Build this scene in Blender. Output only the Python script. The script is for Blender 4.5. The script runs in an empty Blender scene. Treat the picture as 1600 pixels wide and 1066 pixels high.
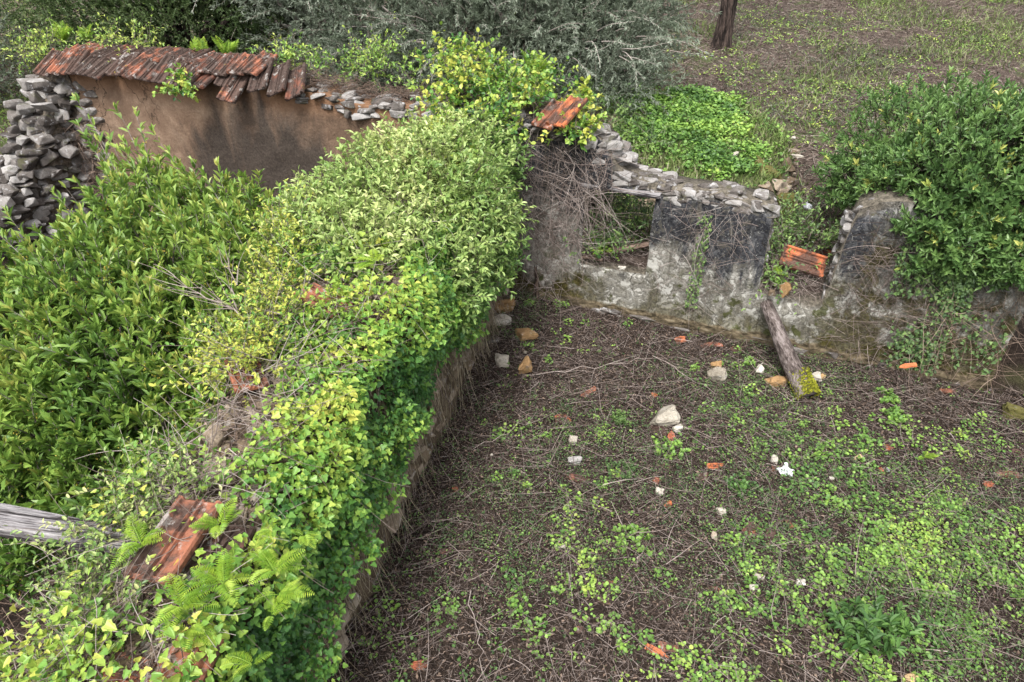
import bpy, bmesh, math, random
import numpy as np
random.seed(7)
RNG = np.random.default_rng(11)
R = math.radians
SC = bpy.context.scene
COL = SC.collection

# ------------------------------------------------------------------ camera, sky, sun, exposure
CAM_H, PITCH, FPX = 4.6, R(33), 1067.0
cam_d = bpy.data.cameras.new('camera'); cam = bpy.data.objects.new('camera', cam_d); COL.objects.link(cam)
cam_d.sensor_width = 36; cam_d.lens = 24; cam_d.clip_start = .05; cam_d.clip_end = 3000
cam.location = (0, 0, CAM_H); cam.rotation_euler = (R(90) - PITCH, 0, 0)
SC.camera = cam
SUN_EL, SUN_ROT = R(58), R(200)
w = bpy.data.worlds.new('World'); SC.world = w; w.use_nodes = True
wn = w.node_tree; wn.nodes.clear()
sky = wn.nodes.new('ShaderNodeTexSky'); sky.sky_type = 'NISHITA'; sky.sun_disc = False
sky.sun_elevation = SUN_EL; sky.sun_rotation = SUN_ROT; sky.dust_density = 4; sky.air_density = 1.0
hs = wn.nodes.new('ShaderNodeHueSaturation'); hs.inputs['Saturation'].default_value = .22
bg = wn.nodes.new('ShaderNodeBackground'); bg.inputs['Strength'].default_value = .135
wo = wn.nodes.new('ShaderNodeOutputWorld')
wn.links.new(sky.outputs[0], hs.inputs['Color']); wn.links.new(hs.outputs[0], bg.inputs['Color']); wn.links.new(bg.outputs[0], wo.inputs['Surface'])
sd = bpy.data.lights.new('sun', 'SUN'); sd.energy = 1.8; sd.angle = R(18); sd.color = (1, .97, .92)
so = bpy.data.objects.new('sun', sd); COL.objects.link(so)
so.rotation_euler = (R(90) - SUN_EL, 0, R(180) - SUN_ROT)
SC.view_settings.view_transform = 'Standard'; SC.view_settings.look = 'None'
SC.view_settings.exposure = 1.22; SC.view_settings.gamma = 1
SC.render.engine = 'CYCLES'; SC.cycles.max_bounces = 6; SC.cycles.diffuse_bounces = 3; SC.cycles.transmission_bounces = 3
SC.cycles.use_denoising = True

# ------------------------------------------------------------------ photo geometry helpers
def ray(px, py):
    u = px - 800; v = 533 - py
    return (u, FPX*math.cos(PITCH) + v*math.sin(PITCH), v*math.cos(PITCH) - FPX*math.sin(PITCH))
def P(px, py, z=0.):
    r = ray(px, py); t = (z - CAM_H)/r[2]; return np.array((r[0]*t, r[1]*t, z))
AW = math.atan(-.41); DW = np.array((math.cos(AW), math.sin(AW), 0)); NW = np.array((-math.sin(AW), math.cos(AW), 0))
OW = np.array((-7.6, 8.2 + .41*7.6, 0))
def W(s, y, z): return OW + DW*s + NW*y + np.array((0, 0, z))   # s along the back wall, y outward, z up
def to_wall(x, y):
    dx = x - OW[0]; dy = y - OW[1]
    return dx*DW[0] + dy*DW[1], dx*NW[0] + dy*NW[1]

# ------------------------------------------------------------------ noise
def _h(ix, iy, iz, seed):
    n = (ix.astype(np.int64)*374761393 + iy.astype(np.int64)*668265263 + iz.astype(np.int64)*2147483647 + seed*974634777) & 0x7fffffff
    n = ((n ^ (n >> 13))*1274126177) & 0x7fffffff
    return ((n ^ (n >> 16)) & 0xffff)/65535.
def vn(x, y, z=0., seed=0):
    x, y, z = np.broadcast_arrays(np.asarray(x, float), np.asarray(y, float), np.asarray(z, float))
    ix, iy, iz = np.floor(x), np.floor(y), np.floor(z)
    fx, fy, fz = x-ix, y-iy, z-iz
    fx, fy, fz = [f*f*(3-2*f) for f in (fx, fy, fz)]
    r = 0
    for a in (0, 1):
        for b in (0, 1):
            for c in (0, 1):
                r = r + _h(ix+a, iy+b, iz+c, seed)*(fx if a else 1-fx)*(fy if b else 1-fy)*(fz if c else 1-fz)
    return r*2-1
def fbm(x, y, z=0., seed=0, o=4):
    x = np.asarray(x, float); y = np.asarray(y, float); z = np.asarray(z, float)
    a, t, k = 1., 0, 0.
    for i in range(o):
        t = t + a*vn(x*2**i, y*2**i, z*2**i, seed+i*17); k += a; a *= .5
    return t/k
def sm(a, b, x): t = np.clip((np.asarray(x, float)-a)/(b-a), 0, 1); return t*t*(3-2*t)
def nrm(v): return v/np.maximum(np.linalg.norm(v, axis=-1, keepdims=True), 1e-9)
def rvec(n): return nrm(RNG.normal(size=(n, 3)))
def U(a, b, n=None): return RNG.uniform(a, b, n)

# ------------------------------------------------------------------ terrain
def gz(x, y):
    x = np.asarray(x, float); y = np.asarray(y, float)
    s, o = to_wall(x, y)
    inside = .05*fbm(x*.9, y*.9, seed=3, o=3) + .02*fbm(x*5, y*5, seed=5, o=2)
    inside = inside + .12*np.exp(-((x+.05)**2/.3 + (y-7.4)**2/1.2)) + .1*np.exp(-np.clip(-o, 0, 9)*6)
    out = .1*y + .06*fbm(x*.5, y*.5, seed=9, o=4) + .03*fbm(x*3, y*3, seed=12, o=2)
    out = out + .09*sm(14, 22, y)*fbm(x*.25, y*.25, seed=19, o=2)
    # leftover slope past the two ends of the back wall
    k = sm(.1, .26, o)
    kr = sm(-.6, 1.6, o); k = np.where(s > 13.9, k*(1-sm(13.9, 14.5, s)) + kr*sm(13.9, 14.5, s), k)
    kl = sm(-3, 0, o); k = np.where(s < .4, np.maximum(k, kl*(1-sm(-1., .2, s))), k)
    low = inside*(1-k) + np.minimum(out, 60)*k
    gap = np.exp(-((s-11.7)/.3)**2)*sm(.1, .25, o)*(1-sm(.6, 1.2, o))*-.02
    return low + gap

# ------------------------------------------------------------------ mesh accumulation
class MB:
    def __init__(self): self.v = []; self.q = {}; self.n = 0
    def add(self, verts, faces, tone=0.):
        verts = np.asarray(verts, float).reshape(-1, 3)
        for f in faces if isinstance(faces, (list, tuple)) else [faces]:
            f = np.asarray(f, np.int64)
            t = np.broadcast_to(np.asarray(tone, float), (len(f),)) if np.ndim(tone) == 0 or len(tone) == len(f) else np.repeat(tone, len(f)//len(tone))
            self.q.setdefault(f.shape[1], []).append((f + self.n, t))
        self.v.append(verts); self.n += len(verts)
    def build(self, name, mat, parent=None, smooth=False):
        me = bpy.data.meshes.new(name)
        V = np.concatenate(self.v) if self.v else np.zeros((0, 3))
        loops, tot, tones = [], [], []
        for k, L in self.q.items():
            for f, t in L: loops.append(f.ravel()); tot.append(np.full(len(f), k)); tones.append(t)
        loops = np.concatenate(loops); tot = np.concatenate(tot); tones = np.concatenate(tones)
        me.vertices.add(len(V)); me.vertices.foreach_set('co', V.astype(np.float32).ravel())
        me.loops.add(len(loops)); me.loops.foreach_set('vertex_index', loops.astype(np.int32))
        me.polygons.add(len(tot)); st = np.concatenate(([0], np.cumsum(tot)[:-1]))
        me.polygons.foreach_set('loop_start', st.astype(np.int32))
        me.polygons.foreach_set('use_smooth', np.full(len(tot), smooth))
        me.update(calc_edges=True)
        at = me.attributes.new('tone', 'FLOAT', 'FACE'); at.data.foreach_set('value', tones.astype(np.float32))
        me.materials.append(mat)
        o = bpy.data.objects.new(name, me); COL.objects.link(o)
        if parent is not None: o.parent = parent
        return o
def inst(mb, T, faces, pos, X, Y, Z, sx, sy, sz, tone):
    """template verts T (K,3) placed N times with axes X,Y,Z"""
    N = len(pos); K = len(T)
    sx, sy, sz = [np.broadcast_to(np.asarray(a, float), (N,)) for a in (sx, sy, sz)]
    V = pos[:, None] + T[None, :, 0:1]*(X*sx[:, None])[:, None] + T[None, :, 1:2]*(Y*sy[:, None])[:, None] + T[None, :, 2:3]*(Z*sz[:, None])[:, None]
    fs = []; off = (np.arange(N)*K)[:, None, None]
    V = V.reshape(-1, 3)
    for f in faces:
        f = np.asarray(f); F = (f[None] + off).reshape(-1, f.shape[1])
        fs.append(F)
    base = mb.n
    for F in fs:
        t = np.repeat(np.broadcast_to(tone, (N,)), len(F)//N)
        mb.q.setdefault(F.shape[1], []).append((F + base, t))
    mb.v.append(V); mb.n += len(V)
# leaf templates: x along, y across, z lift
OVAL = (np.array([(0,0,0),(.3,.42,.10),(.68,.40,.09),(1,0,-.06),(.68,-.40,.09),(.3,-.42,.10),(.5,0,0)], float),
        [np.array([(0,6,2,1),(0,5,4,6)]), np.array([(6,3,2),(6,4,3)])])
LANCE = (np.array([(0,0,0),(.4,.5,.10),(1,0,-.1),(.4,-.5,.10)], float), [np.array([(0,2,1),(0,3,2)])])
IVY = (np.array([(0,0,0),(-.08,.36,.03),(.18,.55,.05),(.45,.33,.07),(.62,.34,.04),(1,0,-.08),(.62,-.34,.04),(.45,-.33,.07),(.18,-.55,.05),(-.08,-.36,.03)], float),
       [np.array([(0,5,4,3,2,1),(0,9,8,7,6,5)])])
ROUND = (np.array([(0,0,0),(.25,.42,.05),(.7,.45,.06),(1,.12,0),(.93,0,-.04),(1,-.12,0),(.7,-.45,.06),(.25,-.42,.05)], float),
         [np.array([(0,4,3,2,1),(0,7,6,5,4)])])
def frames(axis, nref):
    X = nrm(axis); Y = nrm(np.cross(nref, X)); Z = np.cross(X, Y); return X, Y, Z
def leaves(mb, tpl, pos, axis, nref, L, Wd, tone):
    X, Y, Z = frames(axis, nref)
    L = np.broadcast_to(L, (len(pos),)); Wd = np.broadcast_to(Wd, (len(pos),))
    inst(mb, tpl[0], tpl[1], pos, X, Y, Z, L, Wd, L, tone)
def tubes(mb, C, r0, r1, tone, k=3):
    """C (N,M,3) centre lines"""
    N, M, _ = C.shape
    T = nrm(C[:, -1] - C[:, 0] + 1e-6)
    ref = rvec(N); A = nrm(np.cross(T, ref)); B = np.cross(T, A)
    r0 = np.broadcast_to(r0, (N,)); r1 = np.broadcast_to(r1, (N,))
    rr = r0[:, None] + (r1-r0)[:, None]*np.linspace(0, 1, M)[None]
    an = np.arange(k)*2*math.pi/k
    ring = np.cos(an)[None, :, None]*A[:, None] + np.sin(an)[None, :, None]*B[:, None]      # N,k,3
    V = C[:, :, None] + ring[:, None]*rr[:, :, None, None]
    i = np.arange(M-1)[:, None]*k; j = np.arange(k)[None]; j2 = (j+1) % k
    F = np.stack([i+j, i+j2, i+k+j2, i+k+j], -1).reshape(-1, 4)
    F = (F[None] + (np.arange(N)*M*k)[:, None, None]).reshape(-1, 4)
    mb.q.setdefault(4, []).append((F + mb.n, np.repeat(np.broadcast_to(tone, (N,)), (M-1)*k)))
    mb.v.append(V.reshape(-1, 3)); mb.n += N*M*k
def strands(p0, d, L, M=6, curl=.3, grav=0.):
    N = len(p0); d = nrm(d); L = np.broadcast_to(L, (N,)); c = rvec(N)*curl
    C = np.zeros((N, M, 3)); C[:, 0] = p0; cur = d.copy()
    for m in range(1, M):
        cur = nrm(cur + c*(1.6/M) + rvec(N)*curl*.25 + np.array((0, 0, -grav/M)))
        C[:, m] = C[:, m-1] + cur*(L/(M-1))[:, None]
    return C
def leaves_on(mb, C, per, t0, tpl, L, Wd, ang, tone, up=1., jit=.4, droop=0., lv=.25):
    """leaves spread along strands C"""
    N, M, _ = C.shape
    t = U(t0, 1, (N, per)); f = t*(M-1); i = np.minimum(f.astype(int), M-2); fr = (f-i)[..., None]
    n = np.arange(N)[:, None]
    a = C[n, i]; b = C[n, i+1]; pos = (a + (b-a)*fr).reshape(-1, 3); T = nrm((b-a).reshape(-1, 3))
    K = len(pos); rad = nrm(np.cross(T, rvec(K)))
    ca = U(ang[0], ang[1], K)[:, None]
    ax = nrm(T*np.cos(ca) + rad*np.sin(ca) + np.array((0, 0, -droop)))
    nr = nrm(np.array((0, 0, up)) + T*.3 + rvec(K)*jit)
    ln = L*U(1-lv, 1+lv, K)
    tn = np.repeat(np.broadcast_to(tone, (N,)), per) + U(-.18, .18, K)
    leaves(mb, tpl, pos, ax, nr, ln, ln*Wd, np.clip(tn, 0, 1))
    return pos

# ------------------------------------------------------------------ rocks
def hull(n, seed, flat=1.):
    n += 4
    rg = random.Random(seed); bm = bmesh.new()
    for i in range(n):
        x, y, z = [rg.uniform(-1, 1) for _ in range(3)]
        m = max(abs(x), abs(y), abs(z))**.9
        bm.verts.new((x/m*.5, y/m*.5, z/m*.5*flat))
    r = bmesh.ops.convex_hull(bm, input=bm.verts)
    bmesh.ops.delete(bm, geom=[v for v in bm.verts if not v.link_faces], context='VERTS')
    bmesh.ops.bevel(bm, geom=list(bm.edges), offset=.035, segments=1, affect='EDGES')
    bmesh.ops.triangulate(bm, faces=bm.faces)
    bm.verts.index_update()
    V = np.array([v.co[:] for v in bm.verts]); F = np.array([[v.index for v in f.verts] for f in bm.faces]); bm.free()
    return V, F
PTS = []
HULLS = [hull(11+i % 6, 100+i) for i in range(18)]
def rocks(mb, pos, size, yaw=None, tilt=.25, tone=None, basis=None):
    """size (N,3)"""
    N = len(pos); yaw = U(0, 6.28, N) if yaw is None else yaw
    tone = U(0, 1, N) if tone is None else np.broadcast_to(tone, (N,))
    X = np.stack([np.cos(yaw), np.sin(yaw), U(-tilt, tilt, N)], -1); X = nrm(X)
    Z = nrm(np.array((0, 0, 1.)) + rvec(N)*tilt); Y = nrm(np.cross(Z, X)); Z = np.cross(X, Y)
    pick = RNG.integers(0, len(HULLS), N)
    for h in range(len(HULLS)):
        m = pick == h
        if m.any():
            V, F = HULLS[h]
            inst(mb, V, [F], pos[m], X[m], Y[m], Z[m], size[m, 0], size[m, 1], size[m, 2], tone[m])

# ------------------------------------------------------------------ tagging
def tag(o, label, cat, group=None, kind=None):
    if label: o['label'] = label
    if cat: o['category'] = cat
    if group: o['group'] = group
    if kind: o['kind'] = kind
    return o
def thing(name, label, cat, loc=(0, 0, 0), rot=(0, 0, 0), group=None):
    o = bpy.data.objects.new(name, None); COL.objects.link(o); o.location = loc; o.rotation_euler = rot
    o.empty_display_size = .1
    return tag(o, label, cat, group)

# ------------------------------------------------------------------ materials
def nt(name):
    m = bpy.data.materials.new(name); m.use_nodes = True; n = m.node_tree; n.nodes.clear(); return m, n
class N:
    def __init__(s, n): s.n = n; s.out = n.nodes.new('ShaderNodeOutputMaterial')
    def L(s, a, b): s.n.links.new(a, b)
    def setin(s, i, v):
        if v is None: return
        if hasattr(v, 'links') or isinstance(v, bpy.types.NodeSocket): s.L(v, i)
        else:
            i.default_value = v
    def coord(s): return s.n.nodes.new('ShaderNodeTexCoord').outputs['Object']
    def map(s, v, sc=(1, 1, 1), rot=(0, 0, 0)):
        m = s.n.nodes.new('ShaderNodeMapping'); s.L(v, m.inputs['Vector']); m.inputs['Scale'].default_value = sc; m.inputs['Rotation'].default_value = rot; return m.outputs[0]
    def noise(s, v, sc, det=5, rough=.55, dist=0.):
        t = s.n.nodes.new('ShaderNodeTexNoise'); s.L(v, t.inputs['Vector']); t.inputs['Scale'].default_value = sc; t.inputs['Detail'].default_value = det
        t.inputs['Roughness'].default_value = rough; t.inputs['Distortion'].default_value = dist; return t.outputs['Fac']
    def vor(s, v, sc, feat='F1', out='Distance'):
        t = s.n.nodes.new('ShaderNodeTexVoronoi'); t.feature = feat; s.L(v, t.inputs['Vector']); t.inputs['Scale'].default_value = sc; return t.outputs[out]
    def ramp(s, f, stops, interp='LINEAR'):
        r = s.n.nodes.new('ShaderNodeValToRGB'); s.L(f, r.inputs[0]); e = r.color_ramp.elements; r.color_ramp.interpolation = interp
        while len(e) < len(stops): e.new(.5)
        for k, (p, c) in enumerate(stops):
            e[k].position = p; e[k].color = (c, c, c, 1) if isinstance(c, (int, float)) else (*c, 1)
        return r.outputs[0]
    def mix(s, f, a, b, mode='MIX'):
        m = s.n.nodes.new('ShaderNodeMix'); m.data_type = 'RGBA'; m.blend_type = mode
        s.setin(m.inputs[0], f); 
        for i, v in ((6, a), (7, b)):
            s.setin(m.inputs[i], (*v, 1) if isinstance(v, tuple) and len(v) == 3 else v)
        return m.outputs[2]
    def math(s, op, a, b=0., clamp=False):
        m = s.n.nodes.new('ShaderNodeMath'); m.operation = op; m.use_clamp = clamp; s.setin(m.inputs[0], a); s.setin(m.inputs[1], b); return m.outputs[0]
    def rng(s, v, a, b, c=0., d=1.):
        m = s.n.nodes.new('ShaderNodeMapRange'); m.interpolation_type = 'SMOOTHSTEP'; s.L(v, m.inputs[0])
        for i, x in enumerate((a, b, c, d)): m.inputs[i+1].default_value = x
        return m.outputs[0]
    def sep(s, v):
        m = s.n.nodes.new('ShaderNodeSeparateXYZ'); s.L(v, m.inputs[0]); return m.outputs
    def tone(s):
        a = s.n.nodes.new('ShaderNodeAttribute'); a.attribute_name = 'tone'; return a.outputs['Fac']
    def objrand(s): return s.n.nodes.new('ShaderNodeObjectInfo').outputs['Random']
    def bump(s, h, st=.5, d=.01):
        b = s.n.nodes.new('ShaderNodeBump'); s.L(h, b.inputs['Height']); b.inputs['Strength'].default_value = st; b.inputs['Distance'].default_value = d; return b.outputs[0]
    def pbr(s, col, rough=.8, bump=None, spec=.3, transl=0., tcol=None):
        p = s.n.nodes.new('ShaderNodeBsdfPrincipled'); s.setin(p.inputs['Base Color'], (*col, 1) if isinstance(col, tuple) else col)
        s.setin(p.inputs['Roughness'], rough); p.inputs['Specular IOR Level'].default_value = spec
        if bump is not None: s.L(bump, p.inputs['Normal'])
        o = p.outputs[0]
        if transl:
            t = s.n.nodes.new('ShaderNodeBsdfTranslucent'); s.setin(t.inputs['Color'], tcol or col)
            m = s.n.nodes.new('ShaderNodeMixShader'); m.inputs[0].default_value = transl; s.L(o, m.inputs[1]); s.L(t.outputs[0], m.inputs[2]); o = m.outputs[0]
        s.L(o, s.out.inputs['Surface'])
def leafmat(name, stops, rough=.42, spec=.45, transl=.28, patch=None):
    m, n = nt(name); g = N(n); c = g.coord(); t = g.tone()
    if patch: t = g.math('ADD', t, g.math('MULTIPLY', g.math('SUBTRACT', g.noise(c, patch[0], 2), .5), patch[1]))
    st2 = []
    for p_, c_ in stops:
        l_ = .3*c_[0]+.6*c_[1]+.1*c_[2]; st2.append((p_, tuple(min(1, (x*.94+l_*.06)*1.10+.001) for x in c_)))
    col = g.ramp(t, st2)
    f = g.noise(c, 60, 2); col = g.mix(g.rng(f, .3, .8, 0, .25), col, (.10, .13, .04))
    g.pbr(col, rough, None, spec, transl); return m
def M_simple(name, stops, sc=20, rough=.85, bst=.4, use='tone', bd=.004, stretch=None):
    m, n = nt(name); g = N(n); c = g.coord()
    if stretch: c = g.map(c, stretch)
    t = g.tone() if use == 'tone' else g.noise(c, sc*.3, 4)
    nz = g.noise(c, sc, 6, .65)
    f = g.math('ADD', g.math('MULTIPLY', t, .7), g.math('MULTIPLY', nz, .45)) if use == 'tone' else g.math('ADD', g.math('MULTIPLY', t, 1.3), g.math('ADD', g.math('MULTIPLY', nz, 1.7), -.95))
    g.pbr(g.ramp(f, stops), rough, g.bump(nz, bst, bd), .2); return m

def ground_mat():
    m, n = nt('soil'); g = N(n); c = g.coord(); x, y, z = g.sep(c)
    a = g.noise(c, 3.2, 8, .7); b = g.noise(c, 38, 6, .7); d = g.vor(c, 55)
    soil = g.ramp(g.math('ADD', g.math('MULTIPLY', a, .5), g.math('MULTIPLY', b, .5)), [(.32, (.010, .0075, .006)), (.5, (.031, .022, .017)), (.68, (.08, .057, .044))])
    hill = g.ramp(g.math('ADD', g.math('MULTIPLY', a, .45), g.math('MULTIPLY', b, .55)), [(.33, (.035, .026, .02)), (.5, (.09, .068, .056)), (.7, (.18, .14, .12))])
    grn = g.ramp(b, [(.3, (.04, .06, .018)), (.7, (.12, .17, .05))])
    col = g.mix(g.rng(z, .45, .8), soil, hill)
    moss = g.rng(g.noise(c, .8, 7, .68), .50, .62, 0, .7)
    col = g.mix(g.math('MULTIPLY', moss, g.rng(z, .5, .8)), col, grn)
    mo = g.rng(g.noise(c, .9, 5, .6), .60, .72, 0, .5)
    col = g.mix(g.math('MULTIPLY', mo, g.rng(z, .5, .2)), col, (.07, .075, .03))
    h = g.math('ADD', g.math('MULTIPLY', b, 1.), g.math('MULTIPLY', d, .6))
    g.pbr(col, .95, g.bump(h, .9, .03), .15); return m

def plaster_mat():
    """grey lime plaster: black algae on the upper panels, pale below, moss and brown at the foot"""
    m, n = nt('lime_plaster'); g = N(n); c = g.coord(); x, y, z = g.sep(c)
    cs = g.map(c, (5, 5, 1.1)); st = g.noise(cs, 1.6, 6, .65, .4); a = g.noise(c, 2.3, 8, .68, .3); b = g.noise(c, 26, 6, .7); sp = g.vor(c, 17)
    pale = g.ramp(g.math('ADD', g.math('MULTIPLY', a, .55), g.math('MULTIPLY', b, .45)), [(.32, (.06, .056, .046)), (.45, (.17, .16, .135)), (.56, (.31, .295, .26)), (.72, (.47, .455, .42))])
    dark = g.ramp(g.math('ADD', g.math('MULTIPLY', b, .6), g.math('MULTIPLY', a, .4)), [(.3, (.012, .012, .014)), (.5, (.036, .037, .043)), (.6, (.075, .077, .084)), (.75, (.2, .2, .2))])
    # dark zone: upper part, right-hand panel goes lower
    zz = g.math('ADD', z, g.math('MULTIPLY', g.math('SUBTRACT', st, .5), 1.3))
    lim = g.math('ADD', g.math('MULTIPLY', g.rng(x, 10.55, 10.75), -.22), 1.10)
    lim = g.math('ADD', lim, g.math('MULTIPLY', g.rng(x, 9.3, 8.9), .35))
    lim = g.math('ADD', lim, g.math('MULTIPLY', g.rng(x, 11.9, 12.1), .2))
    k = g.rng(g.math('SUBTRACT', zz, lim), -.16, .16)
    k = g.math('MULTIPLY', k, g.math('SUBTRACT', 1., g.math('MULTIPLY', g.rng(x, 12.2, 12.6), .45)))
    col = g.mix(k, pale, dark)
    # lichen specks
    col = g.mix(g.math('MULTIPLY', g.rng(sp, .16, .05), g.rng(g.noise(c, 5, 2), .48, .58, 0, .85)), col, (.42, .42, .40)); col = g.mix(g.rng(g.noise(c, 34, 5, .7), .58, .66, 0, .6), col, (.36, .355, .33))
    # drip streaks
    stk = g.noise(g.map(c, (14, 14, .7)), 1.2, 5, .6); col = g.mix(g.rng(stk, .55, .68, 0, .55), col, (.07, .065, .05))
    pt = g.noise(c, 6.5, 8, .74, .5); col = g.mix(g.rng(pt, .55, .60, 0, .7), col, (.085, .078, .062)); col = g.mix(g.math('MULTIPLY', g.rng(pt, .50, .40, 0, .68), g.math('SUBTRACT', 1., g.math('MULTIPLY', k, .9))), col, (.52, .51, .475))
    # cracks
    cw = g.n.nodes.new('ShaderNodeTexVoronoi'); cw.feature = 'DISTANCE_TO_EDGE'; cw.inputs['Scale'].default_value = 2.1
    dv = g.n.nodes.new('ShaderNodeVectorMath'); dv.operation = 'ADD'
    nc = g.n.nodes.new('ShaderNodeTexNoise'); nc.inputs['Scale'].default_value = 5; nc.inputs['Detail'].default_value = 5; g.L(c, nc.inputs['Vector'])
    sc = g.n.nodes.new('ShaderNodeVectorMath'); sc.operation = 'SCALE'; sc.inputs['Scale'].default_value = .4; g.L(nc.outputs['Color'], sc.inputs[0])
    g.L(c, dv.inputs[0]); g.L(sc.outputs[0], dv.inputs[1]); g.L(g.map(dv.outputs[0], (1, 1, .55)), cw.inputs['Vector'])
    cr = g.rng(cw.outputs['Distance'], .016, .004); cr = g.math('MULTIPLY', cr, g.rng(g.noise(c, 1.7, 3), .5, .62)); col = g.mix(g.math('MULTIPLY', cr, .7), col, (.035, .03, .026))
    # moss and brown damp near the foot
    mo = g.noise(c, 1.9, 6, .62, .5)
    kz = g.rng(g.math('ADD', z, g.math('MULTIPLY', g.math('SUBTRACT', mo, .5), 1.9)), .52, .22)
    kx = g.math('ADD', g.math('ADD', g.rng(x, 9.4, 8.8), g.rng(x, 11.6, 12.0)), .62, True)
    kr = g.math('MULTIPLY', g.rng(g.math('ADD', g.noise(c, 2.6, 6, .65, .6), g.math('MULTIPLY', z, -.10)), .36, .46), g.rng(x, 11.75, 12.3)); mk = g.math('MAXIMUM', g.math('MULTIPLY', kz, kx), g.math('MULTIPLY', kr, .9))
    mcol = g.ramp(b, [(.3, (.018, .016, .006)), (.55, (.065, .055, .018)), (.75, (.14, .13, .04))])
    col = g.mix(mk, col, mcol)
    mk2 = g.rng(g.noise(c, 3.1, 5, .6), .55, .60, 0, .9); mk2 = g.math('MULTIPLY', mk2, g.rng(z, .95, .6)); col = g.mix(mk2, col, (.06, .065, .02))
    # brown exposed footing
    ft = g.math('ADD', z, g.math('MULTIPLY', g.math('SUBTRACT', g.noise(c, 6, 3), .5), .12))
    fcol = g.ramp(g.noise(g.map(c, (4, 4, 16)), 2, 5), [(.35, (.03, .024, .014)), (.6, (.14, .11, .07)), (.8, (.28, .24, .17))])
    col = g.mix(g.rng(ft, .2, .17), col, fcol)
    # rough core showing in the thickness
    core = g.ramp(b, [(.3, (.05, .045, .035)), (.7, (.22, .19, .15))])
    col = g.mix(g.rng(y, .03, .06), col, core)
    h = g.math('ADD', g.math('MULTIPLY', a, 1.2), g.math('MULTIPLY', b, .5)); h = g.math('SUBTRACT', h, g.math('MULTIPLY', cr, .8)); h = g.math('ADD', h, g.math('MULTIPLY', g.rng(pt, .46, .54), .5))
    g.pbr(col, .92, g.bump(h, .8, .025), .15); return m

def earth_mat():
    """orange-brown earth render with dark run-off fans"""
    m, n = nt('earth_render'); g = N(n); c = g.coord(); x, y, z = g.sep(c)
    a = g.noise(c, 1.7, 7, .6, .2); b = g.noise(c, 30, 7, .82); st = g.noise(g.map(c, (1.0, 1.0, .42), (0, R(-22), 0)), 1.5, 7, .62, .6)
    base = g.ramp(g.math('ADD', g.math('MULTIPLY', a, .6), g.math('MULTIPLY', b, .4)), [(.32, (.07, .046, .032)), (.5, (.195, .13, .09)), (.66, (.34, .245, .175))])
    org = g.rng(g.math('ADD', z, g.math('MULTIPLY', a, .5)), 2.3, 2.62); base = g.mix(g.math('MULTIPLY', org, .45), base, (.27, .125, .055))
    grey = g.ramp(b, [(.3, (.018, .015, .013)), (.7, (.09, .076, .066))])
    q = g.math('ADD', g.math('MULTIPLY', g.math('SUBTRACT', st, .5), 3.0), g.rng(x, 2.2, 3.8, -.5, .6))
    q = g.math('ADD', q, g.rng(z, 2.2, 1.2, -.35, .25))
    q = g.math('SUBTRACT', q, g.rng(x, 5.0, 6.2, 0, .3))
    col = g.mix(g.rng(q, .0, .75, 0, .9), base, grey)
    fl = g.rng(g.vor(c, 60), .12, .04); col = g.mix(g.math('MULTIPLY', fl, g.rng(g.noise(c, 9, 2), .55, .65)), col, (.42, .38, .32))
    cw = g.n.nodes.new('ShaderNodeTexVoronoi'); cw.feature = 'DISTANCE_TO_EDGE'; cw.inputs['Scale'].default_value = 1.3
    dv = g.n.nodes.new('ShaderNodeVectorMath'); dv.operation = 'ADD'; nc = g.n.nodes.new('ShaderNodeTexNoise'); nc.inputs['Scale'].default_value = 6; g.L(c, nc.inputs['Vector'])
    sc = g.n.nodes.new('ShaderNodeVectorMath'); sc.operation = 'SCALE'; sc.inputs['Scale'].default_value = .35; g.L(nc.outputs['Color'], sc.inputs[0]); g.L(c, dv.inputs[0]); g.L(sc.outputs[0], dv.inputs[1])
    g.L(g.map(dv.outputs[0], (1, 1, .5)), cw.inputs['Vector']); cr = g.rng(cw.outputs['Distance'], .012, .003)
    col = g.mix(g.math('MULTIPLY', cr, g.rng(x, 3, 2)), col, (.05, .035, .025))
    h = g.math('ADD', g.math('MULTIPLY', a, 1.5), g.math('MULTIPLY', b, .6))
    g.pbr(col, .95, g.bump(h, 1., .045), .1); return m

def stone_mat(name, stops, moss=.3, lich=.5):
    m, n = nt(name); g = N(n); c = g.coord(); t = g.tone(); a = g.noise(c, 9, 7, .65); b = g.noise(c, 60, 4, .7)
    f = g.math('ADD', g.math('MULTIPLY', t, .4), g.math('ADD', g.math('MULTIPLY', a, .4), g.math('MULTIPLY', b, .25)))
    col = g.ramp(f, stops)
    if lich: col = g.mix(g.rng(g.noise(c, 14, 4, .6), .57, .66, 0, lich), col, (.55, .55, .56))
    if moss: col = g.mix(g.rng(g.noise(c, 6, 5, .6), .56, .64, 0, moss), col, (.06, .062, .018))
    g.pbr(col, .9, g.bump(g.math('ADD', a, g.math('MULTIPLY', b, .3)), .8, .02), .2); return m

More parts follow.
